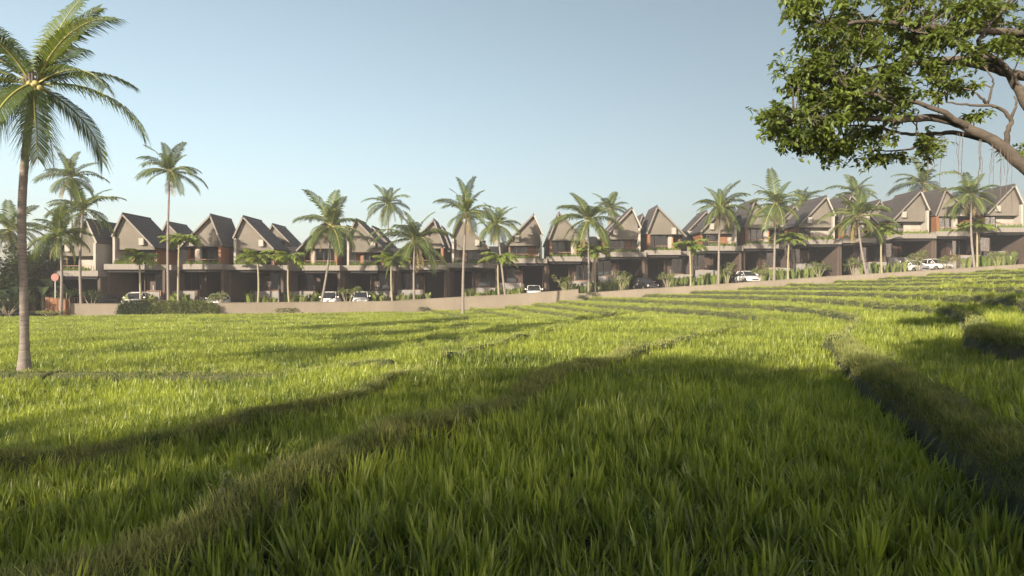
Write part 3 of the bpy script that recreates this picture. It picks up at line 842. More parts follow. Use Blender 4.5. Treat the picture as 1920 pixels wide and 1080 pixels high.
for k, (cx, cyy, bx_, Y) in enumerate(UMB):
    rnd = random.Random(300+k)
    x = (bx_-960)*Y/F; z = ground_z(x, Y); c = P(cx, cyy, Y) - Vector((x, Y, z))
    lab = f'slim flat-crowned young tree, {UH[k]} house' + ('s' if 'and' in UH[k] else '') + ' from the left' * ('right' not in UH[k])
    t_ = thing('umbrella_tree', (x, Y, z), lab, 'tree', 'young flat-crowned trees along the lane')
    top = c + Vector((0, 0, -.1))
    link('trunk', trunk_mesh('trunk', (0, 0, -.2), top, .13, .075, 10, 7, 'thin_trunk', (rnd.uniform(-.15, .15), 0), .03, 1.3, k), t_)
    for q in range(17):
        az = q*2.39996+rnd.uniform(-.3, .3)
        s = rnd.uniform(1.5, 2.3)
        link('leaf_spray', SPR[q % 3], t_, top+Vector((0, 0, rnd.uniform(-.15, .3))), (rnd.uniform(-.15, .15), rnd.uniform(-.1, .15), az), s)
    for q in range(4):
        az = rnd.uniform(0, 6.28)
        link('drooping_leaf', BIGLEAF, t_, top+Vector((0, 0, .05)), (0, .2, az), rnd.uniform(.7, 1.0))

# ------------------------------------------------------------------ leaf clouds for shrubs and trees
def leaf_cloud(mb, pos, size, rnd, up=.3, asp=.45, droop=.0):
    """adds folded leaves (4 triangles each) at the positions"""
    for p in pos:
        L = size*rnd.uniform(.7, 1.25); a = rnd.uniform(0, 6.283); el = rnd.gauss(up, .45) - droop
        d = Vector((math.cos(a)*math.cos(el), math.sin(a)*math.cos(el), math.sin(el)))
        s = d.cross(Vector((rnd.gauss(0, .4), rnd.gauss(0, .4), 1))).normalized()*(L*asp*.5)
        n = s.cross(d).normalized()*(L*.07)
        p = Vector(p); i = len(mb.v); m1 = p+d*(L*.42)
        mb.v += [tuple(p), tuple(m1+s+n), tuple(p+d*L - n*1.2), tuple(m1-s+n), tuple(m1-n*.3)]
        mb.f += [(i, i+4, i+1), (i+1, i+4, i+2), (i, i+3, i+4), (i+3, i+2, i+4)]

def blob_points(rnd, blobs, n):
    out = []; wts = [b[3]**2 if len(b) < 5 else b[3]*b[4] for b in blobs]
    for b in rnd.choices(blobs, wts, k=n):
        while True:
            v = Vector((rnd.uniform(-1, 1), rnd.uniform(-1, 1), rnd.uniform(-1, 1)))
            if .35 < v.length < 1: break
        rz = b[4] if len(b) > 4 else b[3]
        out.append((b[0]+v.x*b[3], b[1]+v.y*b[3], b[2]+v.z*rz))
    return out

def shrub(loc, wdt, h, seed, label, mat='shrub_leaf', stems=6, n=420, size=.26, name='frangipani_shrub', group=None, cat='shrub', bark='thin_trunk'):
    rnd = random.Random(seed)
    t_ = thing(name, loc, label, cat, group)
    blobs = []; sm = MB()
    for k in range(stems):
        a = 6.283*k/stems + rnd.uniform(-.3, .3); rr_ = wdt*rnd.uniform(.2, .36)
        tip = Vector((math.cos(a)*rr_, math.sin(a)*rr_*.8, h*rnd.uniform(.6, .85)))
        sm.tube([(0, 0, -.1), (tip.x*.35, tip.y*.35, h*.28), tip*.98], [.05, .04, .02], 5)
        for q in range(3):
            b = tip+Vector((rnd.uniform(-1, 1)*wdt*.16, rnd.uniform(-1, 1)*wdt*.16, rnd.uniform(-.18, .15)*h))
            sm.tube([tip*.7, tip*.85, b], [.03, .025, .015], 4)
            blobs.append((b.x, b.y, b.z, wdt*rnd.uniform(.11, .18), h*rnd.uniform(.08, .15)))
    link('stems', sm.mesh('stems', bark, True), t_)
    mb = MB(); leaf_cloud(mb, blob_points(rnd, blobs, n), size, rnd, .35, .36)
    c_ = link('crown', mb.mesh('crown', mat), t_); c_['kind'] = 'stuff'
    return t_

# (centre px, base width px, top px y, distance, label)
SHR = [((172, 560), 46, 543, 66, 'leafy frangipani shrub behind the left end of the tan wall', 'jungle_leaf'),
       ((122, 556), 36, 540, 65, 'low leafy shrub behind the rusty fence', 'jungle_leaf'),
       ((412, 562), 34, 548, 69, 'small frangipani in front of the white car, third house from the left', 'shrub_leaf'),
       ((652, 562), 46, 538, 73, 'round frangipani shrub between the two white cars', 'shrub_leaf'),
       ((1062, 540), 42, 517, 77, 'grey green frangipani in front of the tenth house from the left', 'shrub_leaf'),
       ((1166, 533), 40, 506, 77.5, 'frangipani with tangled bare stems before the eleventh house', 'shrub_leaf'),
       ((1252, 527), 34, 512, 78, 'low bush beside the carport of the twelfth house', 'shrub_leaf'),
       ((1364, 520), 36, 493, 78, 'frangipani shrub beside the palm of the thirteenth house', 'shrub_leaf'),
       ((1428, 516), 30, 498, 78.5, 'dense bush right of the white car at the fourteenth house', 'shrub_leaf'),
       ((1536, 512), 42, 491, 78, 'spreading frangipani in front of the fifteenth house', 'shrub_leaf'),
       ((1600, 507), 44, 486, 78.5, 'dense leafy bush in front of the sixteenth house', 'shrub_leaf'),
       ((1722, 497), 40, 468, 78, 'open crowned frangipani between the two rightmost white cars', 'shrub_leaf'),
       ((1774, 493), 44, 476, 79, 'leafy bush at the carport of the eighteenth house', 'shrub_leaf'),
       ((1870, 490), 40, 471, 78.5, 'pale bush by the garden wall of the rightmost house', 'shrub_leaf')]
for k, ((cx, cyy), wp, ty, Y, lab, mt) in enumerate(SHR):
    x = (cx-960)*Y/F; z = ground_z(x, Y)
    h = (540-ty)*Y/F - z
    shrub((x, Y, z), wp*Y/F*1.05, h, 400+k, lab, mt, group='shrubs along the lane')

# upright leafy clumps before the garden walls
def clump_mesh(seed, n, h):
    rnd = random.Random(seed); mb = MB()
    for k in range(n):
        a = rnd.uniform(0, 6.283); hh = h*rnd.uniform(.6, 1.1); out = rnd.uniform(.1, .5)*h*.7; wd = hh*rnd.uniform(.09, .14)
        s = Vector((-math.sin(a), math.cos(a), 0)); d = Vector((math.cos(a), math.sin(a), 0))
        o = d*rnd.uniform(0, .12)
        p = [o, o+d*out*.25+Vector((0, 0, hh*.5)), o+d*out*.6+Vector((0, 0, hh*.82)), o+d*out*1.1+Vector((0, 0, hh*.95))]
        i = len(mb.v)
        mb.v += [tuple(p[0]-s*.02), tuple(p[0]+s*.02), tuple(p[1]+s*wd), tuple(p[1]-s*wd), tuple(p[2]+s*wd*.8), tuple(p[2]-s*wd*.8), tuple(p[3])]
        mb.f += [(i, i+1, i+2, i+3), (i+3, i+2, i+4, i+5), (i+5, i+4, i+6)]
    return mb.mesh('leafy_clump', 'bright_leaf' if seed % 2 else 'shrub_leaf')
CO = ['first', 'second', 'third', 'fourth', 'fifth', 'sixth']
CL = [clump_mesh(500+k, 15, 1.0) for k in range(5)]
rnd = random.Random(77)
for i, (ux, Y, zt, zf, sx) in enumerate(HPOS):
    if i == 0: continue
    for q in range(6):
        u = 3.0+q*.52+rnd.uniform(-.15, .15); x = ux+sx*u; y = Y-1.5-rnd.uniform(0, .9)
        tag(link('leafy_clump', CL[rnd.randrange(5)], None, (x, y, ground_z(x, y)-.03), (0, 0, rnd.uniform(0, 6.28)), rnd.uniform(1.25, 1.75)),
            f'{CO[q]} leafy clump out from the carport, garden wall of {which(i)}', 'plant', 'leafy clumps along the garden walls')
    if i % 3 != 2:
        x = ux+sx*(2.3+rnd.uniform(-.2, .2)); y = Y-1.1
        tag(link('broad_leaved_plant', CL[rnd.randrange(5)], None, (x, y, ground_z(x, y)-.03), (0, 0, rnd.uniform(0, 6.28)), rnd.uniform(1.6, 2.1)),
            f'tall broad-leaved plant beside the carport, {which(i)}', 'plant', 'tall plants beside the carports')

# ------------------------------------------------------------------ terrace tables
def terrace_table():
    t_ = thing('terrace_table', (0, 0, 0), '', 'table')
    link('table_top', MB().box(-.8, .8, -.35, .35, .72, .79).mesh('table_top', 'wood'), t_)
    for a in (-.7, .7):
        for b_ in (-.27, .27):
            link('leg', MB().box(a-.04, a+.04, b_-.04, b_+.04, 0, .72).mesh('leg', 'wood_light'), t_)
    return t_
proto_t = terrace_table()
for i, (ux, Y, zt, zf, sx) in enumerate(HPOS):
    loc = (ux+sx*4.3, Y+1.2, zf+1.155)
    if i == 0:
        proto_t.location = loc; o = proto_t
    else: o = copy_tree(proto_t, loc)
    tag(o, f'light timber table on the raised terrace, {which(i)}', 'table', 'tables on the house terraces')

# ------------------------------------------------------------------ cars
def loft(st, mb):
    """stations: list of (y, [(x,z)...]) half profiles from bottom centre-line out and up to the top centre; mirrored"""
    n = None; rows = []
    for y, pr in st:
        full = [(x, z) for x, z in pr] + [(-x, z) for x, z in reversed(pr)]
        n = len(full); i = len(mb.v); rows.append(i)
        mb.v += [(x, y, z) for x, z in full]
    for a, b in zip(rows[:-1], rows[1:]):
        for q in range(n):
            mb.f.append((a+q, b+q, b+(q+1) % n, a+(q+1) % n))
    mb.f.append(tuple(rows[0]+q for q in range(n))); mb.f.append(tuple(rows[-1]+q for q in range(n-1, -1, -1)))
    return mb
def car(kind, paint):
    t_ = thing('parked_car', (0, 0, 0), '', 'car')
    # nose at -y
    if kind == 'van': L, H, hood, wsb, wst, rr_, rb = 4.3, 1.72, .98, -1.55, -.95, 1.95, 2.1
    elif kind == 'suv': L, H, hood, wsb, wst, rr_, rb = 4.5, 1.70, 1.02, -.95, -.30, 1.55, 2.05
    else: L, H, hood, wsb, wst, rr_, rb = 4.3, 1.48, .88, -.85, -.1, 1.25, 1.95
    W = .86; y0 = -L/2; y1 = L/2; belt = hood+.06
    def pr(w_, zb, zt, r=.10): return [(w_*.82, zb), (w_, zb+.12), (w_*1.02, (zb+zt)*.5), (w_*.97, zt-r), (w_*.80, zt)]
    st = [(y0, pr(W*.70, .30, hood-.30)), (y0+.12, pr(W*.88, .24, hood-.18)), (y0+.45, pr(W*.98, .22, hood-.08)), (wsb-.1, pr(W, .22, hood)), (wsb+.3, pr(W, .22, belt)),
          (.6, pr(W, .22, belt+.02)), (rb-.25, pr(W, .22, belt+.04)), (y1-.12, pr(W*.95, .26, belt-.02)), (y1, pr(W*.86, .34, belt-.15))]
    link('body', loft(st, MB()).mesh('body', paint, True), t_)
    def gp(w_, zt): return [(w_*.97, belt-.05), (w_*.96, belt), (w_*.90, belt+(zt-belt)*.45), (w_*.80, zt-.06), (w_*.66, zt)]
    st = [(wsb, gp(W*.93, belt+.03)), (wst, gp(W*.97, H-.02)), (.4, gp(W*.98, H)), (rr_, gp(W*.95, H-.03)), (rb, gp(W*.90, belt+.05))]
    link('windows', loft(st, MB()).mesh('windows', 'car_glass', True), t_)
    # roof skin and pillars proud of the glass
    mb = MB(); ys = [wst-.03, wst+.3, .4, rr_-.1, rr_+.05]; zs = [H-.045, H+.0, H+.022, H+.005, H-.05]
    mb = loft([(y, [(W*.70, z-.07), (W*.815, z-.06), (W*.76, z-.005), (W*.4, z+.018)]) for y, z in zip(ys, zs)], MB())
    r_ = link('roof', mb.mesh('roof', paint, True), t_)
    for s in (-1, 1):
        mb = MB().tube([(s*W*.90, wsb-.02, belt+.0), (s*W*.84, (wsb+wst)/2, (belt+H)/2), (s*W*.77, wst, H-.03)], .035, 5)
        mb.tube([(s*W*.94, .35, belt), (s*W*.80, .38, H-.05)], .04, 5)
        mb.tube([(s*W*.93, rb-.12, belt), (s*W*.86, (rb+rr_)/2, (belt+H)/2), (s*W*.78, rr_, H-.04)], .06, 5)
        link('pillar', mb.mesh('pillar', paint, True), t_)
        link('headlight', MB().ball((0, 0, 0), 1, 5, 8).mesh('headlight', 'lamp_lens', True), t_, (s*W*.66, y0+.14, hood-.30), None, (.19, .10, .08))
        m_ = link('mirror', MB().ball((0, 0, 0), 1, 5, 8).mesh('mirror', paint, True), t_, (s*(W+.12), wsb+.25, belt+.10), None, (.12, .07, .09))
        for yy in (y0+.85, y1-.85):
            tw = MB().tube([(-.11, 0, 0), (.11, 0, 0)], .32, 16).mesh('tyre', 'tyre')
            w_ = link('wheel', tw, t_, (s*W*.93, yy, .32))
            link('rim', MB().tube([(-.02, 0, 0), (.02, 0, 0)], .20, 12).mesh('rim', 'rim'), w_, (s*.10, 0, 0))
    link('grille', MB().box(-.42, .42, y0-.015, y0+.05, hood-.52, hood-.38).mesh('grille', 'plate_dark'), t_)
    link('number_plate', MB().box(-.25, .25, y0-.03, y0-.012, .42, .53).mesh('number_plate', 'plate_dark'), t_)
    return t_
CARS = [  # px centre, roof px y, distance, kind, paint, yaw, label
    (256, 552, 71.5, 'suv', 'car_white', 10, 'white suv in the carport of the second house from the left'),
    (408, 556, 73, 'sedan', 'car_white', 8, 'white car half hidden by a shrub at the third house'),
    (621, 551, 77, 'van', 'car_white', 5, 'small white van in the carport of the fifth house from the left'),
    (677, 549, 77.5, 'suv', 'car_white', 10, 'white suv right of the round frangipani, sixth house from the left'),
    (1001, 536, 81, 'sedan', 'car_white', 0, 'white car in the carport of the ninth house from the left'),
    (1402, 509.5, 82.5, 'sedan', 'car_white', 4, 'white car in the carport of the fourteenth house from the left'),
    (1712, 490, 83, 'sedan', 'car_white', 6, 'white car left of the open crowned frangipani, near the right end'),
    (1754, 487, 83.5, 'sedan', 'car_white', 6, 'rightmost white car, right of the open crowned frangipani'),
    (190, 557, 71, 'sedan', 'car_dark', -12, 'dark car in front of the leftmost house'),
    (1210, 524, 81.5, 'sedan', 'car_dark', 15, 'dark car in the shaded carport of the twelfth house')]
PC = {}
for cx, ry, Y, kind, paint, yaw, lab in CARS:
    x = (cx-960)*Y/F; zf = max(float(floor_z(x)), ground_z(x, Y))
    j = int(np.argmin([abs(h[0]+h[4]*3-x) for h in HPOS])); h = HPOS[j]
    z = h[3] if abs(h[0]+h[4]*3-x) < 3.2 and Y > h[1]-1.4 and j > 0 else zf+.03
    if (kind, paint) not in PC:
        PC[(kind, paint)] = car(kind, paint); o = PC[(kind, paint)]
        o.location = (x, Y, z); o.rotation_euler = (0, 0, R(yaw))
    else: o = copy_tree(PC[(kind, paint)], (x, Y, z), R(yaw))
    tag(o, lab, 'car', 'cars in the carports')

# ------------------------------------------------------------------ round red sign on a post
sp_ = P(103, 520, 64.0); zb = ground_z(sp_.x, 64.0)
t_ = thing('road_sign', (sp_.x, 64.0, zb), 'round red road sign on a grey post at the left end of the lane', 'sign')
link('post', MB().tube([(0, .06, -.3), (0, .06, sp_.z-zb+.2)], .055, 8).mesh('post', 'steel'), t_)
d_ = link('disc', MB().tube([(0, -.02, 0), (0, .02, 0)], .36, 24).mesh('disc', 'sign_red'), t_, (0, 0, sp_.z-zb))
link('emblem', MB().tube([(0, -.028, 0), (0, -.0205, 0)], .15, 20).mesh('emblem', 'sign_dark'), d_)

# ------------------------------------------------------------------ creeper on the wall, jungle at the left edge
def creeper(x0, x1, z0, z1, seed, label, mat, n):
    rnd = random.Random(seed); mb = MB(); pos = []
    for _ in range(n):
        x = rnd.uniform(x0, x1); e = min(x-x0, x1-x)/(x1-x0)
        top = z0+(z1-z0)*min(1.04, .55+4*e+rnd.uniform(-.15, .1))
        z = z0+(top-z0)*rnd.random()**.8
        pos.append((x, float(wall_y(x))-.05-rnd.random()**2*.75*(1.1-(z-z0)/(z1-z0+.01)*.7), z))
    leaf_cloud(mb, pos, .20, rnd, .1, .5)
    o = link('wall_creeper', mb.mesh('wall_creeper', mat))
    return tag(o, label, 'creeper', 'creepers on the tan wall')
def wx(px, Y): return (px-960)*Y/F
creeper(wx(222, 63.5), wx(282, 64), -2.5, -1.22, 1, 'dark green creeper mound against the left part of the tan wall', 'jungle_leaf', 2600)
creeper(wx(278, 64), wx(412, 66), -2.5, -1.25, 2, 'loose pale green creeper on the tan wall left of the third house', 'shrub_leaf', 4200)
creeper(wx(515, 67.8), wx(560, 68.5), -2.4, -2.0, 3, 'small low weed tuft at the foot of the tan wall', 'shrub_leaf', 160)
creeper(wx(785, 71.8), wx(806, 72), -2.4, -2.05, 4, 'small dark weed at the wall foot left of the paddy palm', 'jungle_leaf', 110)
for k, (cx, Y) in enumerate([(1090, 74.0), (1108, 74.2)]):
    x = wx(cx, Y)
    shrub((x, Y-.4, ground_z(x, Y-.4)-.05), 1.4, .9, 470+k, ['small round bush at the end of the tall tan wall, left one', 'small round bush at the end of the tall tan wall, right one'][k], 'jungle_leaf', 5, 260, .18, 'round_bush', 'bushes at the wall end')

def broad_tree(loc, blobs, seed, label, n, size, mat, name='leafy_tree', trunk=(.2, 3), bark='bark', group=None, droop=0.2):
    rnd = random.Random(seed); t_ = thing(name, loc, label, 'tree', group)
    mb = MB(); h = trunk[1]
    mb.tube([(0, 0, -.4), (.1, 0, h*.5), (0, .1, h)], [trunk[0]*1.3, trunk[0], trunk[0]*.8], 9)
    for b in blobs:
        mid = Vector((b[0]*.45, b[1]*.45, (h+b[2])*.5+.2))
        mb.tube([(0, .1, h*.8), mid, (b[0], b[1], b[2])], [trunk[0]*.55, trunk[0]*.35, .03], 6)
    link('trunk', mb.mesh('trunk', bark, True), t_)
    lm = MB(); leaf_cloud(lm, blob_points(rnd, blobs, n), size, rnd, .1, .5, droop)
    c_ = link('crown', lm.mesh('crown', mat), t_); c_['kind'] = 'stuff'
    return t_
JB = [((20, 70.5), 3.2, 6.6, 'dark leafy tree at the far left edge behind the big trunk'),
      ((70, 74.0), 2.8, 6.2, 'dark tree left of the leftmost house'),
      ((-30, 66.0), 3.2, 6.0, 'dense tree cut by the left picture edge'),
      ((95, 80.0), 3.0, 8.0, 'hazy green tree behind the leftmost house')]
for k, ((cx, Y), rr_, h, lab) in enumerate(JB):
    x = wx(cx, Y); z = ground_z(x, Y); rnd = random.Random(600+k)
    blobs = [(rnd.uniform(-1, 1)*rr_*.8, rnd.uniform(-1, 1)*rr_*.6, h*rnd.uniform(.06, .9), rr_*rnd.uniform(.35, .55)) for _ in range(13)]
    broad_tree((x, Y, z), blobs, 610+k, lab, 4800, .40, 'jungle_leaf', trunk=(.18, h*.5), group='trees at the left edge')
BL = ['banana plant with arching leaves at the left edge behind the big trunk', 'banana plant just right of the big palm trunk', 'banana plant close to the rusty fence', 'banana plant cut by the left picture edge', 'tallest banana plant, rising behind the others at the thicket']
# banana-like plants: broad arching leaves
BAN = []
for v in range(2):
    mb = MB()
    for k in range(9):
        a = k*2.4+v; L = 2.6+.5*math.sin(k*3.1); d = Vector((math.cos(a), math.sin(a), 0)); s = Vector((-math.sin(a), math.cos(a), 0))
        prev = None
        for q in range(7):
            t = q/6; p = Vector((0, 0, 1.2)) + d*(L*.62*t) + Vector((0, 0, L*(.75*t-.75*t*t*1.1)))
            wd = .34*math.sin(math.pi*min(1, t*.92+.08))**.7
            i = len(mb.v); mb.v += [tuple(p-s*wd+Vector((0, 0, .08))), tuple(p), tuple(p+s*wd+Vector((0, 0, .08)))]
            if prev is not None: mb.f += [(prev, prev+1, i+1, i), (prev+1, prev+2, i+2, i+1)]
            prev = i
    BAN.append(mb.mesh('leaves', 'jungle_leaf'))
for k, (cx, Y, s) in enumerate([(8, 64.5, 1.5), (48, 65.5, 1.3), (80, 66.5, 1.5), (-15, 63, 1.4), (62, 68.5, 2.0)]):
    x = wx(cx, Y); t_ = thing('banana_plant', (x, Y, ground_z(x, Y)), BL[k], 'plant', 'banana plants at the left edge', k, s)
    link('stem', MB().tube([(0, 0, -.1), (0, 0, 1.3)], [.12, .08], 7).mesh('stem', 'thin_trunk', True), t_)
    link('leaves', BAN[k % 2], t_)
x = wx(16, 61); shrub((x, 61, ground_z(x, 61)), 4.2, 2.0, 480, 'dense dark green bush at the left edge of the rice field', 'jungle_leaf', 9, 1400, .26, 'dense_bush')
x = wx(-40, 60); shrub((x, 60, ground_z(x, 60)), 4.2, 2.2, 481, 'second dark bush just beyond the left picture edge', 'jungle_leaf', 9, 1200, .26, 'dense_bush')
x = wx(92, 61.3); shrub((x, 61.3, ground_z(x, 61.3)), 3.0, .55, 482, 'low brown green scrub before the rusty fence', 'bund_leaf', 7, 700, .16, 'low_scrub')

BT = ['beyond the open ground floor of the rightmost house', 'behind the gap left of the rightmost house', 'behind the sixteenth house from the left', 'beyond the right picture edge', 'behind the gap between second and third houses',
      'behind the gap between fourth and fifth houses', 'behind the gap between sixth and seventh houses', 'behind the gap between eighth and ninth houses', 'behind the gap between tenth and eleventh houses', 'behind the gap between twelfth and thirteenth houses']
# far treeline behind the row, seen through gaps
for k, (cx, Y, h) in enumerate([(1905, 112, 4.2), (1860, 116, 4.0), (1600, 118, 3.2), (1945, 108, 4.5), (352, 112, 4), (560, 112, 4), (760, 114, 3.6), (925, 116, 3.5), (1120, 116, 3.5), (1320, 117, 3.5)]):
    x = wx(cx, Y); rnd = random.Random(700+k)
    blobs = [(rnd.uniform(-1, 1)*3, rnd.uniform(-1, 1)*1.5, h*rnd.uniform(.3, .85), rnd.uniform(.9, 1.6)) for _ in range(8)]
    broad_tree((x, Y, ground_z(x, Y)), blobs, 720+k, f'distant bushy tree glimpsed {BT[k]}', 900, .5, 'jungle_leaf', trunk=(.2, h*.4), group='trees glimpsed behind the houses')

# ------------------------------------------------------------------ the spreading tree at the upper right
TY = 11.0
tb = Vector((10.6, 11.4, 0)); tb.z = ground_z(tb.x, tb.y)
t_ = thing('spreading_fig_tree', tb, 'spreading fig tree with hanging roots reaching in from the upper right', 'tree')
def Q(px, py, Y=TY): return P(px, py, Y) - tb
def pathp(l): return [Q(*p) for p in l]
tk = MB()
tk.tube([(0, 0, -.4), (-.1, 0, 1.0), (-.25, .05, 2.1), (-.45, 0, 3.0), (-.6, 0, 4.4), (-.3, .3, 6)], [.55, .42, .38, .34, .26, .12], 12)
trunk_o = link('trunk', tk.mesh('trunk', 'bark', True), t_)
LIMBS = [  # px path with distance, start radius, end radius
    ([(2090, 430, 11.3), (1990, 372, 11.2), (1920, 312, 11.0), (1868, 268, 10.9), (1815, 240, 10.8), (1760, 222, 10.8), (1690, 224, 10.7), (1620, 222, 10.6), (1560, 218, 10.5), (1490, 226, 10.4)], .135, .018),
    ([(1815, 240, 10.8), (1770, 212, 10.6), (1720, 192, 10.5), (1660, 180, 10.4), (1590, 170, 10.3)], .055, .015),
    ([(1868, 268, 10.9), (1800, 250, 11.1), (1740, 252, 11.2), (1690, 250, 11.3), (1630, 236, 11.4), (1540, 238, 11.5)], .05, .012),
    ([(1752, 255, 11.2), (1725, 272, 11.3), (1690, 283, 11.4), (1640, 282, 11.5)], .025, .010),
    ([(1888, 285, 10.95), (1889, 250, 10.8), (1895, 222, 10.7), (1865, 200, 10.6), (1820, 197, 10.5), (1775, 192, 10.5)], .048, .012),
    ([(1895, 222, 10.7), (1906, 196, 10.6), (1902, 180, 10.6)], .026, .010),
    ([(1852, 196, 10.6), (1838, 182, 10.5), (1818, 168, 10.5)], .026, .010),
    ([(1852, 192, 10.6), (1862, 160, 10.5), (1860, 145, 10.4)], .02, .008),
    ([(2060, 300, 11.5), (1980, 240, 11.4), (1930, 200, 11.3), (1905, 160, 11.2), (1880, 120, 11.1), (1850, 100, 11)], .14, .03),
    ([(1985, 150, 11.6), (1920, 142, 11.4), (1870, 132, 11.3), (1820, 120, 11.2), (1760, 118, 11.1), (1690, 120, 11.0), (1610, 130, 10.9)], .10, .02),
    ([(1880, 120, 11.1), (1820, 108, 11.3), (1750, 110, 11.6), (1680, 90, 11.8), (1600, 70, 12)], .06, .015),
    ([(2000, 60, 11.6), (1920, 60, 11.4), (1830, 58, 11.2), (1740, 50, 11.0), (1640, 40, 10.8), (1550, 50, 10.6)], .09, .02),
    ([(1870, 132, 11.3), (1835, 85, 11.2), (1860, 40, 11.2), (1900, 0, 11.2)], .05, .02),
    ([(1680, 35, 10.9), (1700, 55, 10.8), (1720, 60, 10.8)], .03, .015),
    ([(2010, -80, 11.6), (1900, -60, 11.4), (1760, -50, 11.2), (1620, -30, 11.0), (1500, -10, 10.8)], .09, .02)]
nodes = []
for pth, ra, rb_ in LIMBS:
    sp = smooth_path([tuple(v) for v in pathp(pth)], 5); n = len(sp)
    rnd = random.Random(len(nodes))
    sp[1:-1] += np.array([[rnd.uniform(-.011, .011) for _ in range(3)] for _ in range(n-2)])
    link('branch', MB().tube([Vector(p) for p in sp], [ra+(rb_-ra)*(k/(n-1))**.8 for k in range(n)], 8).mesh('branch', 'bark', True), t_)
    nodes += [Vector(p) for p in sp]
# clusters of foliage (px centre, half extents, distance, number of twigs)
CLU = [(1640, 20, 140, 48, 11.0, 30), (1800, 20, 130, 45, 11.2, 28), (1560, 75, 70, 40, 10.8, 17), (1660, 85, 90, 30, 11.2, 18), (1800, 75, 110, 26, 11.0, 18),
       (1530, 130, 62, 32, 10.6, 16), (1625, 135, 75, 24, 10.8, 15), (1745, 135, 62, 14, 10.8, 8), (1540, 178, 62, 22, 10.5, 14), (1640, 180, 80, 18, 10.7, 15),
       (1470, 215, 44, 20, 10.4, 10), (1560, 215, 80, 22, 10.5, 15), (1665, 205, 70, 12, 10.7, 8), (1470, 262, 34, 20, 10.5, 8), (1550, 262, 70, 22, 10.8, 13), (1640, 255, 45, 16, 11.0, 6),
       (1590, 292, 40, 10, 11.2, 4), (1650, 298, 26, 12, 11.3, 4), (1720, 288, 34, 12, 11.3, 4), (1790, 165, 40, 14, 10.8, 5), (1730, 262, 22, 9, 11.1, 2), (1815, 210, 12, 10, 10.6, 2),
       (1900, 80, 70, 50, 11.6, 16), (1500, 20, 34, 26, 10.6, 5), (1910, 285, 14, 12, 11.4, 2),
       (1650, -90, 200, 60, 11.2, 26), (1850, -120, 200, 80, 11.5, 24), (2050, 0, 110, 110, 11.8, 22), (2120, 160, 120, 80, 12, 12), (2300, 60, 150, 120, 12.4, 16)]
rnd = random.Random(909)
lm, tw, lpos = MB(), MB(), []
singles = []
for cx, cyy, ex, ey, Y, nt_ in CLU:
    for _ in range(nt_):
        a, r_ = rnd.uniform(0, 6.283), math.sqrt(rnd.random())
        c = Q(cx+math.cos(a)*r_*ex, cyy+math.sin(a)*r_*ey, Y+rnd.gauss(0, .55))
        near = min(nodes, key=lambda q: (q-c).length_squared)
        L = (near-c).length
        if L > 1.9: near = c + (near-c)*(1.0/L)
        mid = near.lerp(c, .55) + Vector((rnd.uniform(-.08, .08), rnd.uniform(-.08, .08), rnd.uniform(.0, .10)))
        tw.tube([near, mid, c], [.012, .008, .004], 4, cap=False)
        out = (c-near); out.z *= .4
        out = out.normalized() if out.length > .01 else Vector((-1, 0, 0))
        for q in range(rnd.randrange(4, 7)):           # sub-twigs with leaves alternating
            d = (out + Vector((rnd.gauss(0, .75), rnd.gauss(0, .75), rnd.gauss(-.12, .3)))).normalized()
            s0 = mid.lerp(c, rnd.random()); s1 = s0 + d*rnd.uniform(.16, .42)
            tw.tube([s0, s1], [.005, .002], 3, cap=False)
            for z_ in range(rnd.randrange(13, 19)):
                p = s0.lerp(s1, rnd.uniform(.1, 1.05)) + Vector((rnd.gauss(0, .025), rnd.gauss(0, .025), rnd.gauss(0, .02)))
                if len(singles) < 260 and rnd.random() < .022: singles.append((p, d))
                else: lpos.append(p)
leaf_cloud(lm, lpos, .108, rnd, -.35, .52)
c_ = link('crown', lm.mesh('crown', 'tree_leaf'), t_); c_['kind'] = 'stuff'
link('twigs', tw.mesh('twigs', 'bark'), t_)
one = MB(); leaf_cloud(one, [(0, 0, 0)], .13, random.Random(3), .0, .55)
one = one.mesh('leaf', 'tree_leaf')
for p, d in singles:
    link('leaf', one, c_, p, (rnd.gauss(0, .5), rnd.gauss(.5, .4), rnd.uniform(0, 6.28)), rnd.uniform(.85, 1.25))
# hanging roots
rnd = random.Random(31)
for k in range(34):
    if k < 26: px, py, ln = rnd.uniform(1735, 1925), None, rnd.uniform(.25, .95)
    else: px, py, ln = rnd.uniform(1690, 1760), rnd.uniform(5, 20), rnd.uniform(.2, .4)
    if py is None:
        py = np.interp(px, [1690, 1760, 1815, 1868, 1920], [250, 256, 246, 268, 312])
    s = Q(px, float(py), 10.85); pts = [s]; p = s.copy()
    for q in range(7):
        p = p + Vector((rnd.gauss(0, .010), rnd.gauss(0, .010), -ln/7)); pts.append(p.copy())
    link('hanging_root', MB().tube(pts, [.0032]*7+[.0016], 4).mesh('hanging_root', 'root'), t_)

# trees standing behind the viewer on the sunny side: their crowns shade the near paddy
def shade_tree(x, y, r_, hz, n, seed, label, thick):
    z = ground_z(x, y); rnd = random.Random(seed)
    blobs = [(rnd.uniform(-1, 1)*r_, rnd.uniform(-1, 1)*r_, hz-z+rnd.uniform(-1, 1)*thick, rnd.uniform(.9, 1.7), .9) for _ in range(46)]
    broad_tree((x, y, z), blobs, seed, label, n, .34, 'tree_leaf', trunk=(.3, hz-z-.5), group='trees behind the viewer')
shade_tree(-11.0, -13.0, 5.6, 4.8, 17000, 801, 'broad shade tree behind the viewer, the nearer of the two', 1.8)
shade_tree(-21.0, -13.0, 4.4, 3.9, 8000, 802, 'broad shade tree farther to the left behind the viewer', 1.3)

shade_tree(-5.0, -10.5, 4.2, 4.0, 10000, 803, 'added broad tree right behind the viewer, darkening the foreground', 1.2)  # unseen tree, added to block sky and darken the foreground

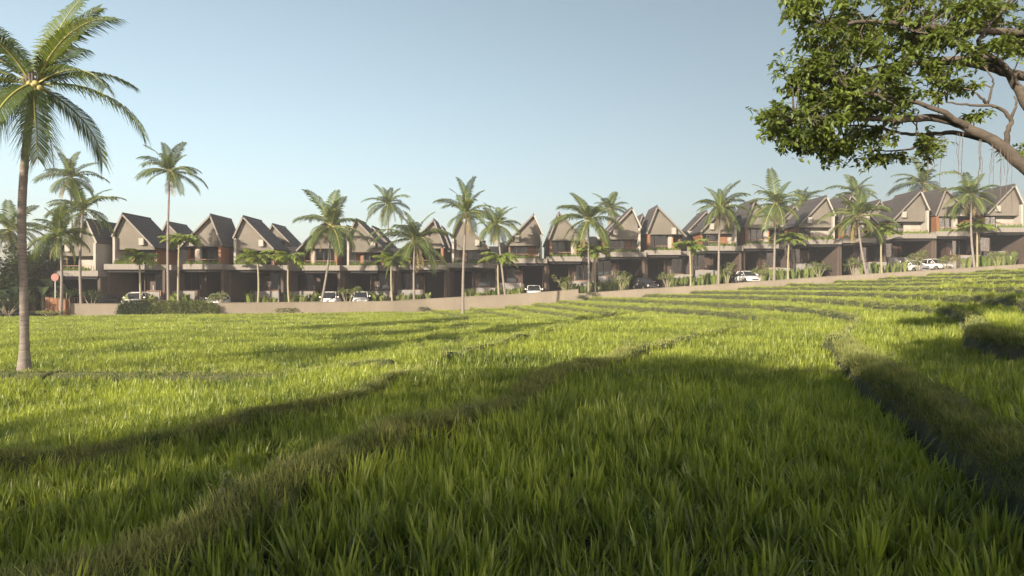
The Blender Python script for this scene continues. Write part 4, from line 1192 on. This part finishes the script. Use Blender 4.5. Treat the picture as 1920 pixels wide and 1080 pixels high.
# ------------------------------------------------------------------ rice and turf: instanced blades (stuff)
def blades_mesh(name, n, hmin, hmax, spread, width, segs, seed, mat, lean=.35, radius=.05):
    rnd = random.Random(seed); mb = MB()
    for _ in range(n):
        a = rnd.uniform(0, 6.283); rr_ = radius*math.sqrt(rnd.random()); b0 = Vector((math.cos(a)*rr_, math.sin(a)*rr_, 0))
        az = a + rnd.gauss(0, .7); d = Vector((math.cos(az), math.sin(az), 0)); s = Vector((-math.sin(az), math.cos(az), 0))
        h = rnd.uniform(hmin, hmax); le = abs(rnd.gauss(0, lean))+.05; bend = rnd.uniform(.2, 1.0)*le
        wd = width*rnd.uniform(.7, 1.25); tw_ = rnd.uniform(-.8, .8)
        prev = None
        for q in range(segs+1):
            t = q/segs
            th = le*.5 + bend*t*1.3
            p = b0 + d*(h*t*math.sin(th)) + Vector((0, 0, h*t*math.cos(th*.9)))
            ww = wd*(.55+.9*t if t < .45 else .955*(1-(t-.45)/.55)**.8)*.5
            ss = (s*math.cos(tw_*t)+d*math.sin(tw_*t))*ww
            i = len(mb.v)
            if q < segs:
                mb.v += [tuple(p-ss), tuple(p+ss)]
                if prev is not None: mb.f.append((prev, prev+1, i+1, i))
            else:
                mb.v.append(tuple(p)); mb.f.append((prev, prev+1, i))
            prev = i
    return mb.mesh(name, mat)

def scatter(name, label, protos, pts, rots, scls, idxs):
    """one object: points carrying instances through geometry nodes"""
    pc = bpy.data.collections.new(name+'_sources')
    for k, me in enumerate(protos):
        pc.objects.link(bpy.data.objects.new(f'{name}_blades_{k:02d}', me))
    me = bpy.data.meshes.new(name); n = len(pts)
    me.vertices.add(n); me.vertices.foreach_set('co', np.asarray(pts, np.float32).ravel())
    a = me.attributes.new('rot', 'FLOAT_VECTOR', 'POINT'); a.data.foreach_set('vector', np.asarray(rots, np.float32).ravel())
    a = me.attributes.new('scl', 'FLOAT', 'POINT'); a.data.foreach_set('value', np.asarray(scls, np.float32))
    a = me.attributes.new('pick', 'INT', 'POINT'); a.data.foreach_set('value', np.asarray(idxs, np.int32))
    o = link(name, me); o['kind'] = 'stuff'; o['label'] = label
    ng = bpy.data.node_groups.new(name, 'GeometryNodeTree')
    ng.interface.new_socket('Geometry', in_out='INPUT', socket_type='NodeSocketGeometry')
    ng.interface.new_socket('Geometry', in_out='OUTPUT', socket_type='NodeSocketGeometry')
    gi = ng.nodes.new('NodeGroupInput'); go = ng.nodes.new('NodeGroupOutput')
    ip = ng.nodes.new('GeometryNodeInstanceOnPoints'); ci = ng.nodes.new('GeometryNodeCollectionInfo')
    ci.inputs['Collection'].default_value = pc; ci.inputs['Separate Children'].default_value = True; ci.inputs['Reset Children'].default_value = True
    def attr(nm, ty):
        q = ng.nodes.new('GeometryNodeInputNamedAttribute'); q.data_type = ty; q.inputs['Name'].default_value = nm
        return next(s for s in q.outputs if s.enabled and s.name == 'Attribute')
    e2r = ng.nodes.new('FunctionNodeEulerToRotation')
    ng.links.new(attr('rot', 'FLOAT_VECTOR'), e2r.inputs[0])
    ng.links.new(gi.outputs[0], ip.inputs['Points']); ng.links.new(ci.outputs[0], ip.inputs['Instance'])
    ip.inputs['Pick Instance'].default_value = True
    ng.links.new(attr('pick', 'INT'), ip.inputs['Instance Index'])
    ng.links.new(e2r.outputs[0], ip.inputs['Rotation']); ng.links.new(attr('scl', 'FLOAT'), ip.inputs['Scale'])
    ng.links.new(ip.outputs[0], go.inputs[0])
    md = o.modifiers.new('blades', 'NODES'); md.node_group = ng
    return o

rng = np.random.default_rng(5)
def gridpts(y0, y1, sp, slope=.86, pad=3.0):
    xm = slope*y1+pad
    X, Y_ = np.meshgrid(np.arange(-xm, xm, sp), np.arange(y0, y1, sp))
    X = X + rng.uniform(-.38, .38, X.shape)*sp; Y_ = Y_ + rng.uniform(-.38, .38, Y_.shape)*sp
    k = np.abs(X) < slope*np.maximum(Y_, 0)+pad
    return X[k], Y_[k]
def rice(name, label, y0, y1, sp, protos, smin, smax, hide=.0):
    x, y = gridpts(y0, y1, sp)
    z, b_, f_ = terrain(x, y)
    k = (f_ < .5) & (np.hypot(x, y) > 1.3)
    d1 = np.hypot(x-bb.x, y-bb.y); k &= d1 > .45
    d2 = np.hypot(x-b0[0], y-b0[1]); k &= d2 > .35
    k &= np.hypot(x-tb.x, y-tb.y) > .9
    x, y, z = x[k], y[k], z[k]; n = len(x)
    tall = 1 + .10*np.sin(x*.31+y*.17) + .08*np.sin(x*.9-y*.7)
    return scatter(name, label, protos, np.stack([x, y, z-.03], 1), np.stack([rng.normal(0, .13, n), rng.normal(0, .13, n), rng.uniform(0, 6.28, n)], 1),
                   rng.uniform(smin, smax, n)*tall, rng.integers(0, len(protos), n))
NEAR = [blades_mesh('rice_tuft', 30, .11, .27, .2, .0175, 4, 900+k, 'rice_leaf', .34, .055) for k in range(7)]
MID = [blades_mesh('rice_tuft', 28, .13, .29, .2, .018, 3, 920+k, 'rice_leaf', .36, .075) for k in range(6)]
FARB = [blades_mesh('rice_tuft', 38, .13, .26, .3, .030, 2, 940+k, 'rice_leaf', .32, .24) for k in range(5)]
rice('near_rice', 'tall dark green rice filling the near paddies', -2.5, 14, .138, NEAR, .72, 1.28)
rice('middle_rice', 'sunlit young rice in the middle paddies', 14, 38, .205, MID, .75, 1.25)
rice('far_rice', 'bright yellow green rice spreading to the tan wall', 38, 77, .38, FARB, .8, 1.2)

def turf(name, label, y0, y1, sp, protos):
    x, y = gridpts(y0, y1, sp)
    z, b_, f_ = terrain(x, y)
    k = (b_ > .45) & (rng.random(len(x)) < b_*1.1) & (y < wall_y(x)-.2) & (np.hypot(x, y) > .8)
    x, y, z = x[k], y[k], z[k]; n = len(x)
    return scatter(name, label, protos, np.stack([x, y, z-.02], 1), np.stack([rng.normal(0, .2, n), rng.normal(0, .2, n), rng.uniform(0, 6.28, n)], 1),
                   rng.uniform(.6, 1.4, n), rng.integers(0, len(protos), n))
T1 = [blades_mesh('turf_tuft', 30, .03, .095, .2, .0065, 3, 960+k, 'bund_leaf', .55, .07) for k in range(5)]
T2 = [blades_mesh('turf_tuft', 26, .03, .10, .2, .016, 2, 970+k, 'bund_leaf', .55, .16) for k in range(4)]
turf('near_bund_turf', 'short dry turf on the near paddy banks', .5, 14, .052, T1)
turf('far_bund_turf', 'short turf on the distant terrace banks', 14, 76, .2, T2)

# weeds with pale seed heads along the near banks
leaf('weed_leaf', (0.08, 0.10, 0.04), (0.20, 0.21, 0.10), 0.35, (1.2, 1.2, 0.9), nscale=2.0)
def weed_mesh(seed):
    rnd = random.Random(seed); mb = MB()
    for _ in range(9):
        a = rnd.uniform(0, 6.283); h = rnd.uniform(.08, .20); d = Vector((math.cos(a), math.sin(a), 0))*rnd.uniform(.03, .12)
        tip = d + Vector((0, 0, h)); mb.tube([(0, 0, 0), tuple(d*.4+Vector((0, 0, h*.6))), tuple(tip)], [.0025, .002, .0015], 3, cap=False)
        leaf_cloud(mb, [tip + Vector((rnd.gauss(0, .012), rnd.gauss(0, .012), rnd.gauss(0, .02))) for _ in range(4)], .030, rnd, .5, .35)
    return mb.mesh('weed_tuft', 'weed_leaf')
WD = [weed_mesh(990+k) for k in range(4)]
x, y = gridpts(1.5, 16, .11)
z, b_, f_ = terrain(x, y)
patch = np.sin(x*1.9+y*1.1) + np.sin(y*2.7-x*.8+1)
k = (b_ > .12) & (patch > .75) & (rng.random(len(x)) < .13)
x, y, z = x[k], y[k], z[k]; n = len(x)
scatter('bank_weeds', 'pale seeding weeds along the near paddy banks', WD, np.stack([x, y, z-.01], 1), np.stack([rng.normal(0, .2, n), rng.normal(0, .2, n), rng.uniform(0, 6.28, n)], 1),
        rng.uniform(.7, 1.3, n), rng.integers(0, 4, n))

# ------------------------------------------------------------------ haze
HAZE = 0.0006
if HAZE > 0:
    hb = MB().box(-760, 760, -760, 1060, -5, 17.0)
    m = bpy.data.materials.new('haze'); m.use_nodes = True; t = m.node_tree
    t.nodes.remove(t.nodes['Principled BSDF'])
    pv = t.nodes.new('ShaderNodeVolumePrincipled'); pv.inputs['Density'].default_value = HAZE
    pv.inputs['Color'].default_value = (0.93, 0.95, 1.0, 1); pv.inputs['Anisotropy'].default_value = 0.0
    t.links.new(pv.outputs[0], t.nodes['Material Output'].inputs['Volume'])
    MATS['haze'] = m
    o = link('haze', hb.mesh('haze', 'haze')); o['kind'] = 'stuff'; o['label'] = 'thin morning haze over the whole valley'
